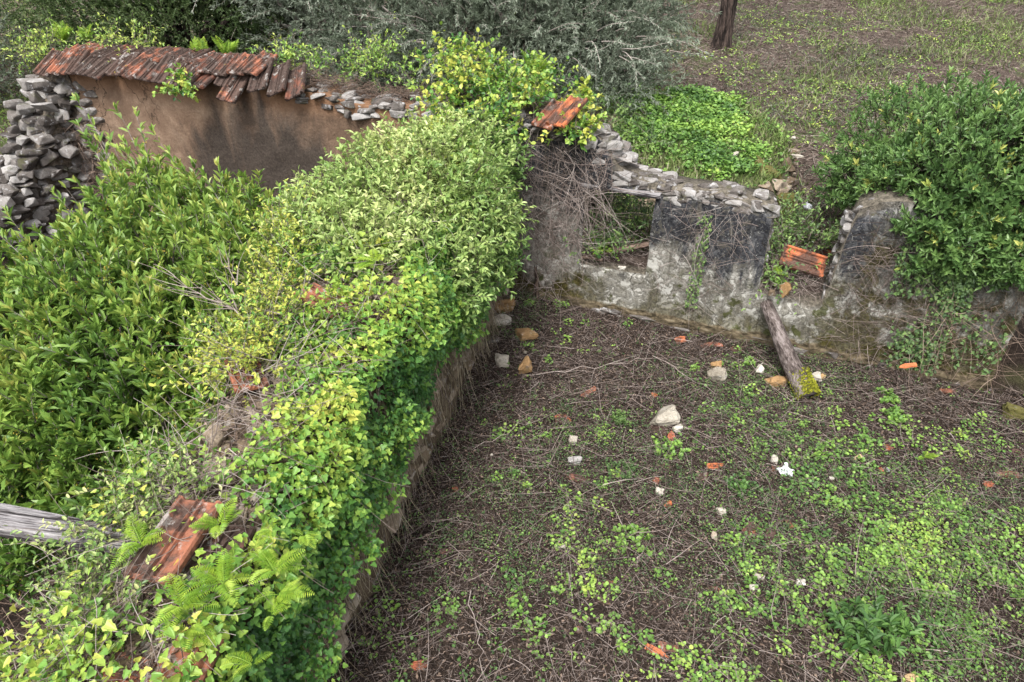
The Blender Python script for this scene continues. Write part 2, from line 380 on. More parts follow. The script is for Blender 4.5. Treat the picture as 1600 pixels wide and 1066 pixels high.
def tile_mat(name, base, dirt, lich):
    m, n = nt(name); g = N(n); c = g.coord(); r = g.objrand()
    off = g.n.nodes.new('ShaderNodeVectorMath'); off.operation = 'ADD'; cmb = g.n.nodes.new('ShaderNodeCombineXYZ')
    k = g.math('MULTIPLY', r, 37.); g.L(k, cmb.inputs[0]); g.L(k, cmb.inputs[2]); g.L(c, off.inputs[0]); g.L(cmb.outputs[0], off.inputs[1]); v = off.outputs[0]
    a = g.noise(v, 5, 6, .65); b = g.noise(v, 45, 5, .7)
    cl = g.ramp(g.math('ADD', g.math('MULTIPLY', a, .5), g.math('MULTIPLY', b, .5)), [(.3, tuple(x*.6 for x in base)), (.5, base), (.72, tuple(min(1, x*1.35+.03) for x in base))])
    kd = g.rng(g.math('ADD', a, g.math('MULTIPLY', r, .22)), .62-dirt*.3, .80-dirt*.3, 0, .92)
    cl = g.mix(kd, cl, g.ramp(b, [(.3, (.015, .012, .011)), (.7, (.09, .07, .06))]))
    kl = g.rng(g.noise(v, 8, 7, .72), .63-lich*.12, .70-lich*.12, 0, .75); cl = g.mix(kl, cl, (.34, .32, .30))
    ky = g.rng(g.noise(v, 11, 3, .6), .70, .74, 0, .7*min(1, lich*2)); cl = g.mix(ky, cl, (.35, .26, .04))
    g.pbr(cl, .85, g.bump(b, .5, .006), .2); return m

MAT = {}
MAT['soil'] = ground_mat()
MAT['plaster'] = plaster_mat(); MAT['earth'] = earth_mat()
MAT['stone'] = stone_mat('grey_stone', [(.3, (.045, .038, .034)), (.47, (.135, .12, .11)), (.62, (.245, .23, .218)), (.85, (.38, .365, .355))], .5, .4)
MAT['stone_warm'] = stone_mat('warm_stone', [(.25, (.05, .035, .022)), (.45, (.17, .125, .085)), (.62, (.30, .24, .18)), (.85, (.42, .37, .31))], .35, .3)
MAT['ochre'] = stone_mat('ochre_stone', [(.25, (.14, .08, .035)), (.45, (.34, .21, .10)), (.62, (.47, .34, .19)), (.85, (.5, .43, .32))], .3, .25)
MAT['white'] = stone_mat('white_stone', [(.3, (.18, .155, .12)), (.48, (.36, .325, .27)), (.8, (.56, .53, .47))], .1, .2)
MAT['mossy'] = stone_mat('mossy_stone', [(.2, (.03, .028, .01)), (.5, (.08, .075, .02)), (.85, (.18, .15, .07))], .8, .1)
MAT['tile_clean'] = tile_mat('fresh_terracotta', (.50, .155, .065), .12, .12)
MAT['tile_mud'] = tile_mat('muddy_terracotta', (.36, .115, .06), .45, .15)
MAT['tile_old'] = tile_mat('weathered_terracotta', (.32, .125, .075), .50, .6)
MAT['tile_dark'] = tile_mat('blackened_terracotta', (.20, .08, .052), .85, .6)
MAT['litsoil'] = M_simple('earth_mortar', [(.3, (.04, .032, .025)), (.6, (.13, .105, .08)), (.85, (.23, .20, .165))], 14, .95, .8, 'noise', .03)
MAT['twig'] = M_simple('dry_twig', [(.2, (.024, .017, .013)), (.5, (.083, .061, .052)), (.8, (.23, .185, .165)), (1, (.40, .35, .32))], 40)
MAT['litter'] = M_simple('dead_litter', [(.2, (.022, .016, .014)), (.45, (.075, .052, .042)), (.7, (.17, .12, .09)), (1, (.33, .25, .20))], 30)
MAT['hlitter'] = M_simple('slope_litter', [(.2, (.035, .025, .02)), (.45, (.10, .074, .06)), (.7, (.20, .155, .13)), (1, (.36, .31, .27))], 30)
MAT['straw'] = M_simple('straw_stem', [(.2, (.07, .055, .035)), (.5, (.19, .155, .10)), (.9, (.36, .31, .22))], 30)
MAT['bark'] = M_simple('bark', [(.3, (.008, .006, .005)), (.5, (.028, .02, .017)), (.8, (.085, .062, .052))], 14, .95, 1., 'noise', .05, (2, 2, .4))
MAT['greybark'] = M_simple('grey_bark', [(.25, (.06, .05, .042)), (.5, (.16, .135, .12)), (.8, (.34, .30, .28))], 10, .95, 1., 'noise', .03)
MAT['logbark'] = M_simple('fissured_bark', [(.25, (.035, .027, .024)), (.5, (.105, .084, .076)), (.8, (.23, .195, .185))], 16, .95, 1., 'noise', .02, (1., 3, 3))
MAT['oldwood'] = M_simple('weathered_timber', [(.36, (.03, .026, .026)), (.47, (.12, .108, .11)), (.58, (.25, .235, .24)), (.8, (.42, .40, .40))], 9, .9, 1., 'noise', .03, (.35, 7, 7))
MAT['rotwood'] = M_simple('rotten_timber', [(.28, (.06, .04, .032)), (.5, (.17, .115, .09)), (.8, (.34, .25, .2))], 9, .9, 1., 'noise', .03, (.35, 7, 7))
MAT['moss'] = M_simple('bright_moss', [(.2, (.06, .07, .008)), (.5, (.16, .17, .015)), (.9, (.30, .30, .03))], 60, 1., 1.)
MAT['plastic'] = M_simple('white_plastic', [(.2, (.25, .26, .28)), (.6, (.5, .52, .55)), (.9, (.68, .7, .72))], 12, .35, .6)
G = lambda *s: list(s)
MAT['bay'] = leafmat('bay_leaf', G((0, (.03, .075, .012)), (.35, (.085, .18, .028)), (.65, (.19, .32, .045)), (.85, (.32, .42, .07)), (1, (.42, .42, .09))), patch=(.9, .5))
MAT['ivy'] = leafmat('ivy_leaf', G((0, (.02, .075, .02)), (.3, (.05, .165, .03)), (.55, (.14, .30, .035)), (.8, (.32, .44, .05)), (1, (.52, .52, .08))), patch=(1.6, .5))
MAT['shrub'] = leafmat('shrub_leaf', G((0, (.04, .10, .022)), (.3, (.11, .22, .04)), (.6, (.26, .38, .09)), (.85, (.44, .52, .17)), (1, (.56, .57, .25))), patch=(1.3, .4))
MAT['bush'] = leafmat('bush_leaf', G((0, (.03, .075, .022)), (.4, (.085, .175, .045)), (.75, (.17, .29, .075)), (.84, (.2, .32, .08)), (.93, (.38, .44, .09)), (1, (.52, .52, .14))), rough=.4, spec=.45, transl=.25)
MAT['olive'] = leafmat('olive_leaf', G((0, (.04, .058, .035)), (.4, (.09, .12, .075)), (.75, (.17, .205, .15)), (1, (.31, .35, .28))), rough=.55)
MAT['darkleaf'] = leafmat('dark_leaf', G((0, (.015, .032, .012)), (.45, (.045, .082, .026)), (.8, (.09, .14, .042)), (1, (.17, .22, .08))), rough=.5)
MAT['clover'] = leafmat('clover_leaf', G((0, (.04, .11, .025)), (.35, (.12, .25, .04)), (.7, (.25, .42, .06)), (1, (.45, .54, .09))), rough=.5, patch=(.8, .4))
MAT['herb'] = leafmat('herb_leaf', G((0, (.022, .05, .02)), (.4, (.05, .105, .035)), (.75, (.11, .20, .05)), (1, (.22, .34, .08))), rough=.55)
MAT['fern'] = leafmat('fern_leaf', G((0, (.10, .24, .02)), (.5, (.28, .46, .035)), (1, (.50, .60, .06))), rough=.5, transl=.35)
MAT['grass'] = leafmat('grass_blade', G((0, (.05, .075, .022)), (.4, (.12, .18, .045)), (.7, (.22, .30, .08)), (.88, (.22, .24, .10)), (1, (.32, .29, .18))), rough=.6)
MAT['bud'] = M_simple('yellow_bud', [(.2, (.25, .22, .03)), (.6, (.45, .36, .06)), (1, (.55, .45, .12))], 30)

# ------------------------------------------------------------------ ground sheet
def ground():
    fx = np.arange(-11, 10.001, .05); fy = np.arange(0, 15.001, .05)
    far = np.array([.1, .2, .4, .7, 1.1, 1.6, 2.3, 3.2, 4.4, 6, 8.5, 12, 18, 28, 45, 80, 160, 400, 1200])
    xs = np.concatenate((-11-far[::-1], fx, 10+far)); ys = np.concatenate((-far[::-1], fy, np.arange(15.1, 24, .1), 24+far))
    X, Y = np.meshgrid(xs, ys); Z = gz(X, np.clip(Y, -50, 400)); Z = np.where(Y > 60, 6+(Y-60)*.02, Z)
    V = np.stack([X, Y, Z], -1).reshape(-1, 3); nx, ny = len(xs), len(ys)
    i = np.arange(ny-1)[:, None]*nx + np.arange(nx-1)[None]; i = i.ravel()
    mb = MB(); mb.add(V, np.stack([i, i+1, i+nx+1, i+nx], -1)); o = mb.build('ground', MAT['soil'], smooth=True); o['kind'] = 'structure'
ground()

# ------------------------------------------------------------------ walls
def wall_mesh(S, top, thick, open_, bulge, zstep=.05, zmax=2.8, foot=.0, back_z=-.4):
    """S: positions along; top(S); front face y=0, back y=thick; open_(s,z)->True where void"""
    nz = int((zmax+.4)/zstep); zs = np.linspace(-.4, zmax, nz+1); ns = len(S)
    T = top(S); Z = np.minimum(zs[None, :], T[:, None]); X = np.repeat(S[:, None], nz+1, 1)
    jx = .012*fbm(X*9, Z*9, seed=31, o=2)
    yf = bulge(X, Z); yb = thick(X) + .03*fbm(X*3, Z*3, 5., seed=41, o=3)
    F = np.stack([X+jx, yf, Z], -1); B = np.stack([X+jx, yb, Z], -1)
    V = np.concatenate([F.reshape(-1, 3), B.reshape(-1, 3)]); K = ns*(nz+1)
    sc = (S[:-1]+S[1:])/2; zc = (zs[:-1]+zs[1:])/2
    Tm = np.maximum(T[:-1], T[1:]); occ = (zs[None, :-1] < Tm[:, None]-1e-4) & ~open_(sc[:, None], zc[None, :])
    idx = lambda i, j: i*(nz+1)+j
    fs = []
    I, J = np.nonzero(occ)
    fs.append(np.stack([idx(I, J), idx(I+1, J), idx(I+1, J+1), idx(I, J+1)], -1))
    fs.append(np.stack([idx(I, J), idx(I, J+1), idx(I+1, J+1), idx(I+1, J)], -1)+K)
    pad = np.pad(occ, 1)
    def side(di, dj):
        nb = pad[1+di:1+di+occ.shape[0], 1+dj:1+dj+occ.shape[1]]
        return np.nonzero(occ & ~nb)
    I, J = side(0, 1); a, b = idx(I, J+1), idx(I+1, J+1); fs.append(np.stack([a, b, b+K, a+K], -1))
    I, J = side(0, -1); a, b = idx(I+1, J), idx(I, J); fs.append(np.stack([a, b, b+K, a+K], -1))
    I, J = side(1, 0); a, b = idx(I+1, J+1), idx(I+1, J); fs.append(np.stack([a, b, b+K, a+K], -1))
    I, J = side(-1, 0); a, b = idx(I, J), idx(I, J+1); fs.append(np.stack([a, b, b+K, a+K], -1))
    mb = MB()
    for f in fs: 
        if len(f): mb.add(V, f) if mb.n == 0 else mb.q[4].append((f, np.zeros(len(f))))
    return mb
BT_S = [0, .3, 1.2, 3, 5, 5.6, 6.3, 7, 8.2, 8.9, 9.2, 9.4, 9.5, 9.75, 10.1, 10.5, 10.7, 11.25, 11.30, 11.34, 12.02, 12.06, 12.12, 12.3, 12.7, 13.3, 13.9]
BT_Z = [2.2, 2.38, 2.46, 2.5, 2.52, 2.42, 2.38, 2.42, 2.45, 2.38, 2.3, 2.2, 1.98, 1.86, 1.82, 1.80, 1.80, 1.75, 1.68, .70, .70, .9, 1.85, 1.97, 1.98, 1.85, 1.12]
def btop(s): return np.interp(s, BT_S, BT_Z) + .03*fbm(np.asarray(s)*4, 0, seed=51, o=3)
bw = thing('stone_wall', 'long ruined plastered stone wall with a broken top, a window hole and a gap', 'wall', tuple(OW), (0, 0, AW))
def place_wall(o): o.parent = bw; return o
def thick(s): return np.full(np.shape(s), .52)
# window jambs lean a little
S = np.unique(np.round(np.concatenate((np.arange(7.1, 13.9, .04), [9.15, 10.0, 11.30, 11.34, 12.02, 12.06, 13.9])), 3))
def win(s, z): return (s > 9.15) & (s < 10.0) & (z > .68) & (z < 1.66)
def bulge_p(x, z):
    b = .03*fbm(x*1.3, z*1.3, seed=61, o=4) + .012*fbm(x*7, z*7, seed=63, o=3)
    b = b - .05*sm(.2, .12, z+.03*fbm(x*3, 0, seed=66))
    b = b + .035*np.exp(-((x-10.6+.05*z)/.05)**2)*sm(.3, .8, z) + .03*sm(11.1, 11.3, x)*sm(1.0, 1.7, z)*0
    b = b + .05*sm(9.15, 9.05, x)*sm(1.9, 1.7, z)*0
    # fallen-away plaster under the capstones
    b = b + .05*sm(-.16, -.05, z-btop(x)+.04*fbm(x*6, 0, seed=67))*sm(9.2, 9.4, x)
    return b
place_wall(wall_mesh(S, btop, thick, win, bulge_p).build('lime_plaster_wall', MAT['plaster'], smooth=True))
S2 = np.round(np.concatenate((np.arange(.9, 7.1, .05), [7.1])), 3)
def bulge_e(x, z):
    b = .035*fbm(x*1.1, z*1.1, seed=71, o=4) + .01*fbm(x*8, z*8, seed=73, o=3)
    return b + .05*sm(.84, .76, z)*1 - .04*np.exp(-((z-.83)/.04)**2)
place_wall(wall_mesh(S2, btop, thick, lambda s, z: (s+z*0 < -1), bulge_e).build('earth_render_wall', MAT['earth'], smooth=True))
Sc = np.round(np.arange(.04, .9001, .05), 3)
place_wall(wall_mesh(Sc, lambda q: btop(q)-.08, thick, lambda q, z: (q+z*0 < -1), lambda x, z: .0+.04*fbm(x*3, z*3, seed=79)).build('mortar_core', MAT['litsoil']))
def stonework():
    mb = MB()
    def course(s0, s1, z0, z1, y0, y1, sz, dens):
        n = int(dens*(s1-s0)*max(z1-z0, .15))
        s = U(s0, s1, n); z = U(z0, z1, n); y = U(y0, y1, n)
        size = np.stack([U(.6, 1.5, n)*sz, U(.7, 1.2, n)*sz, U(.4, .85, n)*sz], -1)
        rocks(mb, np.stack([s, y, z], -1), size, yaw=U(-.25, .25, n), tilt=.12)
    # rubble corner at the left end, both faces, core
    for z in np.arange(-.1, 2.3, .135):
        for y0, lo, hi, ax_ in ((.05, -.02, 1.12, 0), (.47, -.02, 1.1, 0), (0, .02, .5, 1)):
            q = lo+U(-.1, .05)
            while q < hi:
                L_ = U(.12, .4); c_ = (q+L_/2, y0+U(-.02, .03), z+U(-.02, .02)) if ax_ == 0 else (.03+U(-.03, .02), q+L_/2, z+U(-.02, .02))
                rocks(mb, np.array([c_]), np.array([(L_*1.02, U(.14, .24), U(.11, .17))]), yaw=np.array([1.57*ax_+U(-.08, .08)]), tilt=.06); q += L_+.01
    course(0, 1.1, -.1, 2.25, .1, .5, .3, 30)
    # back skin of the whole wall, and capping rubble
    for s0, s1 in ((1.1, 9.3),):
        n = 150; s = U(s0, s1, n); z = btop(s) + U(-.08, .04, n)
        rocks(mb, np.stack([s, U(.05, .5, n), z], -1), np.stack([U(.1, .3, n), U(.1, .24, n), U(.05, .13, n)], -1), yaw=U(-.5, .5, n))
    n = 70; s = U(5.2, 9.2, n); rocks(mb, np.stack([s, U(-.02, .04, n), btop(s)-U(-.03, .16, n)], -1), np.stack([U(.08, .3, n), U(.1, .2, n), U(.05, .12, n)], -1), yaw=U(-.2, .2, n))
    # stepped break right of the ivy, then thin slabs to the gap
    for k in range(44):
        s = U(9.05, 9.62); t = np.interp(s, [9.05, 9.4, 9.55, 9.7], [2.42, 2.34, 2.15, 1.95]); z = U(1.78, t)
        rocks(mb, np.array([(s, U(.03, .35), z)]), np.array([(U(.12, .28), U(.12, .2), U(.06, .13))]), yaw=np.array([U(-.2, .2)]), tilt=.08, tone=np.array([U(.35, 1)]))
    n = 60; s = U(9.5, 11.3, n); z = btop(s) + U(-.07, .05, n)
    rocks(mb, np.stack([s, U(.10, .46, n), z-.02], -1), np.stack([U(.10, .26, n), U(.08, .18, n), U(.05, .10, n)], -1), yaw=U(-.4, .4, n), tilt=.2, tone=U(.1, .9, n))
    n = 80; s = U(9.5, 11.26, n); z = btop(s) + U(-.12, .0, n)
    rocks(mb, np.stack([s, U(.06, .11, n), z-.02], -1), np.stack([U(.08, .22, n), U(.1, .14, n), U(.05, .10, n)], -1), yaw=U(-.12, .12, n), tilt=.14, tone=U(.0, .9, n))
    # band over the window
    for s in np.arange(9.2, 10.0, .17): rocks(mb, np.array([(s, .12, 1.83)]), np.array([(.2, .14, .07)]), yaw=np.array([0.]), tilt=.05, tone=np.array([.8]))
    # jambs and heads of the gap and right pier
    n = 40; z = U(.7, 1.7, n); rocks(mb, np.stack([np.full(n, 11.27)+U(-.03, .03, n), U(.12, .48, n), z], -1), np.stack([U(.08, .14, n), U(.12, .25, n), U(.06, .12, n)], -1), yaw=U(-.1, .1, n))
    n = 40; z = U(.7, 1.75, n); rocks(mb, np.stack([np.full(n, 12.10)+U(-.03, .03, n), U(.12, .48, n), z], -1), np.stack([U(.08, .14, n), U(.12, .25, n), U(.06, .12, n)], -1), yaw=U(-.1, .1, n))
    n = 34; s = U(12.1, 13.9, n); rocks(mb, np.stack([s, U(.08, .5, n), btop(s)+U(-.09, .0, n)], -1), np.stack([U(.08, .18, n), U(.08, .15, n), U(.05, .1, n)], -1), tone=U(0, .5, n))
    # footing stones
    n = 60; s = U(8, 13.9, n); rocks(mb, np.stack([s, U(-.03, .01, n), U(.0, .12, n)], -1), np.stack([U(.12, .3, n), U(.06, .12, n), U(.04, .09, n)], -1), yaw=U(-.1, .1, n), tilt=.06, tone=U(0, .5, n))
    return mb
place_wall(stonework().build('stonework', MAT['stone'], smooth=False))
def timber(L, w_, h_, seed, segs=40, taper=.8, bend=.02, rnd=False):
    """rough split beam along +x from 0"""
    mb = MB(); k = 28; xs = np.linspace(0, L, segs); an = np.arange(k)*2*math.pi/k
    A, X = np.meshgrid(an, xs); r = (np.abs(np.cos(A))**4+np.abs(np.sin(A))**4)**-.25 if not rnd else np.ones_like(A)
    ra_, rb_ = (.07, .04) if rnd else (.16, .11)
    r = r*(1+ra_*fbm(np.cos(A)*2.5, np.sin(A)*2.5, X*1.2, seed=seed, o=3)+rb_*fbm(np.cos(A)*9, np.sin(A)*9, X*1.5, seed=seed+5, o=3))
    tp = 1-(1-taper)*X/L
    V = np.stack([X + .03*fbm(np.cos(A)*4, np.sin(A)*4, seed=seed+9)*(X > L*.98), np.cos(A)*r*w_/2*tp + bend*np.sin(X/L*5), np.sin(A)*r*h_/2*tp], -1).reshape(-1, 3)
    i = np.arange(segs-1)[:, None]*k + np.arange(k)[None]; j = np.arange(segs-1)[:, None]*k + (np.arange(k)[None]+1) % k
    mb.add(V, [np.stack([i, i+k, j+k, j], -1).reshape(-1, 4)]); 
    mb.q.setdefault(k, []).append((np.array([np.arange(k), (segs-1)*k+np.arange(k)[::-1]]), np.zeros(2)))
    return mb
lt = timber(.98, .14, .075, 5).build('lintel', MAT['oldwood'], bw); lt.location = (9.08, .045, 1.715); lt['label'] = 'grey weathered timber lintel'
# cross wall ------------------------------------------------------
def XR(y): return -.25 + .229*(y-7.6)
CT_Y = [.2, 1.6, 2.5, 3.2, 4, 5, 6.5, 8.4]; CT_Z = [1.5, 1.62, 1.70, 1.78, 1.88, 2.0, 2.15, 2.35]
def ctop(y): return np.interp(y, CT_Y, CT_Z)
CW = .66
def cwf(s): return CW-.26*sm(2.8, 1.8, s)
ANG = math.atan2(1, .229)     # direction of the cross wall
D2 = np.array((math.cos(ANG), math.sin(ANG), 0)); N2 = np.array((-math.sin(ANG), math.cos(ANG), 0))   # N2 points left
O2 = np.array((XR(.2), .2, 0))
def C(s, y, z): return O2 + D2*s + N2*y + np.array((0, 0, z))
cw = thing('stone_wall', 'ivy smothered cross wall running from the long wall towards the viewer', 'wall', tuple(O2), (0, 0, ANG))
k2 = D2[1]
def ct2(s): return ctop(.2+np.asarray(s)*k2) + .05*fbm(np.asarray(s)*2.5, 0, seed=81, o=3)
Sx = np.round(np.arange(0, 8.2/k2, .06), 3)
def bulge_c(x, z): return .05*fbm(x*1.2, z*1.2, seed=85, o=4) + .02*fbm(x*6, z*6, seed=86, o=3) - .1*sm(.5, 0, z)*(.5+.5*vn(x*2, 0, seed=3))
wm = wall_mesh(Sx, ct2, lambda s: cwf(s), lambda s, z: (s+z*0 < -1), bulge_c)
wo_ = wm.build('rubble_core', MAT['stone_warm'], cw, smooth=True)
mb = MB(); n = 420; s = U(0, 8, n)
rocks(mb, np.stack([s, U(.0, 1, n)*cwf(s), ct2(s)+U(-.05, .03, n)], -1), np.stack([U(.05, .24, n), U(.05, .2, n), U(.03, .1, n)], -1), tone=U(.2, 1, n))
n = 160; s = U(0, 8, n); rocks(mb, np.stack([s, U(-.05, .02, n), U(0, .7, n)], -1), np.stack([U(.1, .3, n), U(.08, .16, n), U(.06, .14, n)], -1), yaw=U(-.2, .2, n), tone=U(.2, 1, n))
mb.build('stonework', MAT['stone_warm'], cw)
# collapsed side wall at the far left corner
gw = thing('stone_wall', 'collapsed grey rubble wall stepping down at the far left corner', 'wall', tuple(OW), (0, 0, AW))
mb = MB()
yy = np.array([-.1, -.5, -.9, -1.4, -2.0, -2.8, -4]); hh = np.array([2.2, 1.6, 1.15, .8, .6, .5, .35])
n = 330; y = -U(.02, 1, n)**1.3*4; x = U(-.15, .75, n); z = U(-.1, 1, n)*np.interp(-y, -yy, hh)
keep = (np.abs(x-.3) > .2) | (z > np.interp(-y, -yy, hh)-.35)
p = np.stack([x, y, z], -1)[keep]; n = len(p)
rocks(mb, p, np.stack([U(.10, .34, n), U(.10, .28, n), U(.07, .2, n)], -1), tilt=.4, tone=U(0, 1, n))
for z in np.arange(-.1, 2.2, .14):
    for x0 in (.02, .3, .58):
        q = .0
        while q < 3.6 and z < np.interp(q, -yy, hh)-.02:
            L_ = U(.14, .4); rocks(mb, np.array([(x0+U(-.05, .05), -q-L_/2, z+U(-.03, .03))]), np.array([(L_, U(.16, .3), U(.12, .19))]), yaw=np.array([1.57+U(-.15, .15)]), tilt=.12); q += L_
mb.build('stonework', MAT['stone'], gw)
Sg = np.round(np.arange(0, 4, .08), 3)
co = wall_mesh(Sg, lambda q: np.interp(q, -yy, hh)-.16+.05*fbm(q*3, 0, seed=77), lambda q: np.full(np.shape(q), .5), lambda q, z: (q+z*0 < -1), lambda x, z: .05*fbm(x*3, z*3, seed=78)).build('rubble_core', MAT['litsoil'], gw)
co.rotation_euler = (0, 0, R(-90)); co.location = (.1, 0, 0)

# ------------------------------------------------------------------ roof tiles
def tile_mesh(name, mat):
    w_, L = .27, .46; t = .016
    prof = [(0, 0), (.0, .034), (.012, .046), (.034, .044), (.044, .018), (.050, .014), (.112, .014), (.118, .034), (.126, .038), (.132, .020), (.146, .020), (.152, .036), (.160, .034), (.166, .014), (.232, .014), (.240, .040), (.262, .042), (.27, .028), (.27, 0)]
    ys = [0, .012, .02, .028, .43, .438, .448, .46]; lift = [.0, .010, .012, 0, 0, .014, .016, .004]
    top = []; bm = MB(); V = []
    for y, l in zip(ys, lift):
        for x, z in prof: V.append((x-w_/2, y-L/2, (max(z, .014+l) if z > 0 else 0)))
    k = len(prof); i = np.arange(len(ys)-1)[:, None]*k + np.arange(k-1)[None]; i = i.ravel()
    F = [np.stack([i, i+1, i+1+k, i+k], -1)[:, ::-1]]
    b = np.arange(len(ys)-1)*k; F.append(np.stack([b, b+k, b+2*k-1, b+k-1], -1)[:, ::-1])
    bm.add(V, F)
    bm.q.setdefault(k, []).append((np.array([np.arange(k), (len(ys)-1)*k+np.arange(k)[::-1]]), np.zeros(2)))
    o = bm.build(name, mat, smooth=False); return o
TM = {}
for k, m in (('clean', 'tile_clean'), ('old', 'tile_old'), ('dark', 'tile_dark')):
    o = tile_mesh('roof_tile', MAT[m]); TM[k] = o.data; bpy.data.objects.remove(o)
def roof_tile(kind, loc, rot, label, group=None, scale=1.):
    o = bpy.data.objects.new('roof_tile', TM[kind]); COL.objects.link(o); o.location = loc
    o.rotation_euler = rot; o.scale = (scale,)*3; return tag(o, label, 'roof tile', group)
def rot_wall(pitch, yaw=0., roll=0.): return (pitch, roll, AW+yaw)
RG = 'terracotta tiles capping the left end of the long wall'
rg = random.Random(5)
front = [  # s, kind, y, extra pitch, yaw
 (.62, 'old', 0), (.90, 'old', 0), (1.18, 'old', .01), (1.50, 'dark', .0), (1.78, 'dark', .02), (2.12, 'old', -.03), (2.40, 'old', -.02), (2.68, 'dark', .0), (2.95, 'dark', 0), (3.22, 'old', .01), (3.49, 'dark', .0), (3.72, 'dark', .03)]
names_f = ['lichen spotted tile at the very left end of the front row', 'pale orange tile beside the left end tile, front row', 'third front row tile from the left end, orange with yellow lichen',
 'fourth front row tile from the left, edge blackened', 'fifth front row tile from the left, nearly black', 'bright orange tile hanging low after the first dark pair', 'orange tile right beside the low hanging bright one', 'dark spotted tile after the bright pair in the front row',
 'second dark spotted tile after the bright pair', 'orange ribbed tile between dark ones, front row', 'blackish tile next to the last of the front row', 'last dark tile of the front row, beside the small vine']
for (s, k, dy), nm in zip(front, names_f):
    p = W(s, -.03-dy, btop(s)+.06+rg.uniform(-.02, .02)); roof_tile(k, tuple(p), rot_wall(R(29+rg.uniform(-6, 6)), R(rg.uniform(-7, 7))-.08, R(rg.uniform(-7, 7))), nm, RG, 1.1)
names_b = ['first', 'second', 'third', 'fourth', 'fifth', 'sixth', 'seventh', 'eighth', 'ninth', 'tenth', 'eleventh', 'twelfth', 'thirteenth', 'fourteenth', 'fifteenth']
for i in range(15):
    s = .72+i*.272; k = 'old' if i in (0, 1, 10, 13, 14) else rg.choice(['dark', 'dark', 'old'])
    lift = .0 if i < 11 else .02
    p = W(s, .30 if i < 11 else .10, btop(s)+.17+lift+rg.uniform(-.015, .015)); roof_tile(k, tuple(p), rot_wall(R((13 if i < 11 else 24)+rg.uniform(-5, 5)), R(rg.uniform(-6, 6))-.05, R(rg.uniform(-5, 5))), names_b[i]+' tile from the left in the upper row along the wall crest', RG)
for s, y, z, k, yaw, roll, nm in ((4.22, -.12, -.10, 'old', .02, 6, 'single brown tile hanging below the row over the render'), (4.05, .05, .05, 'dark', 0, 0, 'dark tile wedged behind the single hanging tile'),
    (4.60, .0, .03, 'dark', .1, -14, 'lichen covered curved looking tile right of the hanging one'), (4.88, .02, .02, 'dark', .1, -22, 'lichen covered tile tipped sideways near the end of the row'), (5.15, .02, .02, 'dark', .15, -25, 'last tipped grey tile before the exposed stones')):
    roof_tile(k, tuple(W(s, y, btop(s)+.05+z)), rot_wall(R(36), yaw, R(roll)), nm, RG, 1.1)
roof_tile('old', tuple(W(8.72, -.02, 2.50)), rot_wall(R(24), -.25, R(3)), 'flat orange tile lying under the yellow ivy clump on the wall crest')
roof_tile('clean', tuple(W(8.92, -.06, 2.56)), rot_wall(R(30), -.45, R(-4)), 'ribbed bright tile propped over its neighbour beside the yellow ivy clump')
# fallen tiles elsewhere
p = P(1254, 409, .98); roof_tile('clean', tuple(p), (R(12), R(-30), R(64)), 'clean bright orange tile lying in the wall gap', scale=1.12)
LT = 'terracotta tiles on the ivy covered cross wall'
def on_cross(px, py, lift=.1):
    z = 1.8
    for _ in range(6): q = P(px, py, z); z = float(ctop(q[1]))+lift
    return P(px, py, z)
roof_tile('old', tuple(on_cross(276, 845, .16)), (R(8), R(-6), R(-14)), 'large weathered ridged tile on the cross wall beside the timber beam', LT, 1.02)
roof_tile('old', tuple(on_cross(330, 880, .07)), (R(4), R(8), R(-8)), 'tile half hidden by fern right of the large ridged one', LT)
roof_tile('old', tuple(on_cross(215, 1072, .05)), (R(3), R(4), R(78)), 'pale orange tile at the bottom edge on the cross wall', LT, .85)
roof_tile('old', tuple(on_cross(285, 1060, .08)), (R(5), R(-5), R(-10)), 'reddish tile overlapping the pale one at the bottom edge', LT, .85)
roof_tile('old', tuple(on_cross(505, 472, .10)), (R(12), R(4), R(60)), 'orange tile showing through the ivy in the middle of the cross wall', LT, .85)
roof_tile('old', tuple(on_cross(385, 585, .08)), (R(4), R(6), R(30)), 'tile almost buried in ivy above the bare stones', LT, .8)

# ------------------------------------------------------------------ timbers
def put_beam(a, b, w_, h_, name, mat, label, cat, seed, taper=.8, roll=0., rnd=False):
    a, b = np.array(a, float), np.array(b, float); d = b-a; L = float(np.linalg.norm(d))
    o = timber(L, w_, h_, seed, taper=taper, rnd=rnd).build(name, mat, smooth=rnd)
    o.location = tuple(a); o.rotation_euler = (roll, -math.asin(d[2]/L), math.atan2(d[1], d[0])); return tag(o, label, cat)
put_beam(P(-120, 800, 1.72), P(225, 848, 1.70), .17, .13, 'timber_beam', MAT['oldwood'], 'long grey cracked beam resting on the cross wall', 'beam', 3, .85)
put_beam(W(9.2, .1, .74), W(9.98, .33, .98), .07, .05, 'rotten_plank', MAT['rotwood'], 'reddish rotten plank leaning in the window hole', 'plank', 9, 1.2)
put_beam(W(9.16, .08, .75), W(9.42, .1, .76), .1, .03, 'plank_stub', MAT['rotwood'], 'short brown plank stub on the window sill', 'plank', 19, 1.)
q0 = P(1262, 618, .06); q1 = W(11.42, -.04, .62)
lg = put_beam(q0, q1, .24, .22, 'leaning_log', MAT['logbark'], 'grey barked log leaning on the wall foot with a mossy lower end', 'log', 14, .58, rnd=True)
mb = MB(); n = 3200; a = U(0, 6.28, n); x = U(-.02, .3, n)*U(.3, 1, n); rr = U(.105, .13, n)
pos = np.stack([x, np.cos(a)*rr, np.sin(a)*rr*.95], -1); leaves(mb, ROUND, pos, rvec(n)+np.stack([x*0, -np.cos(a)*0-1, np.sin(a)], -1), rvec(n), U(.012, .025, n), U(.01, .02, n), U(0, 1, n)); mb.build('moss', MAT['moss'], lg)

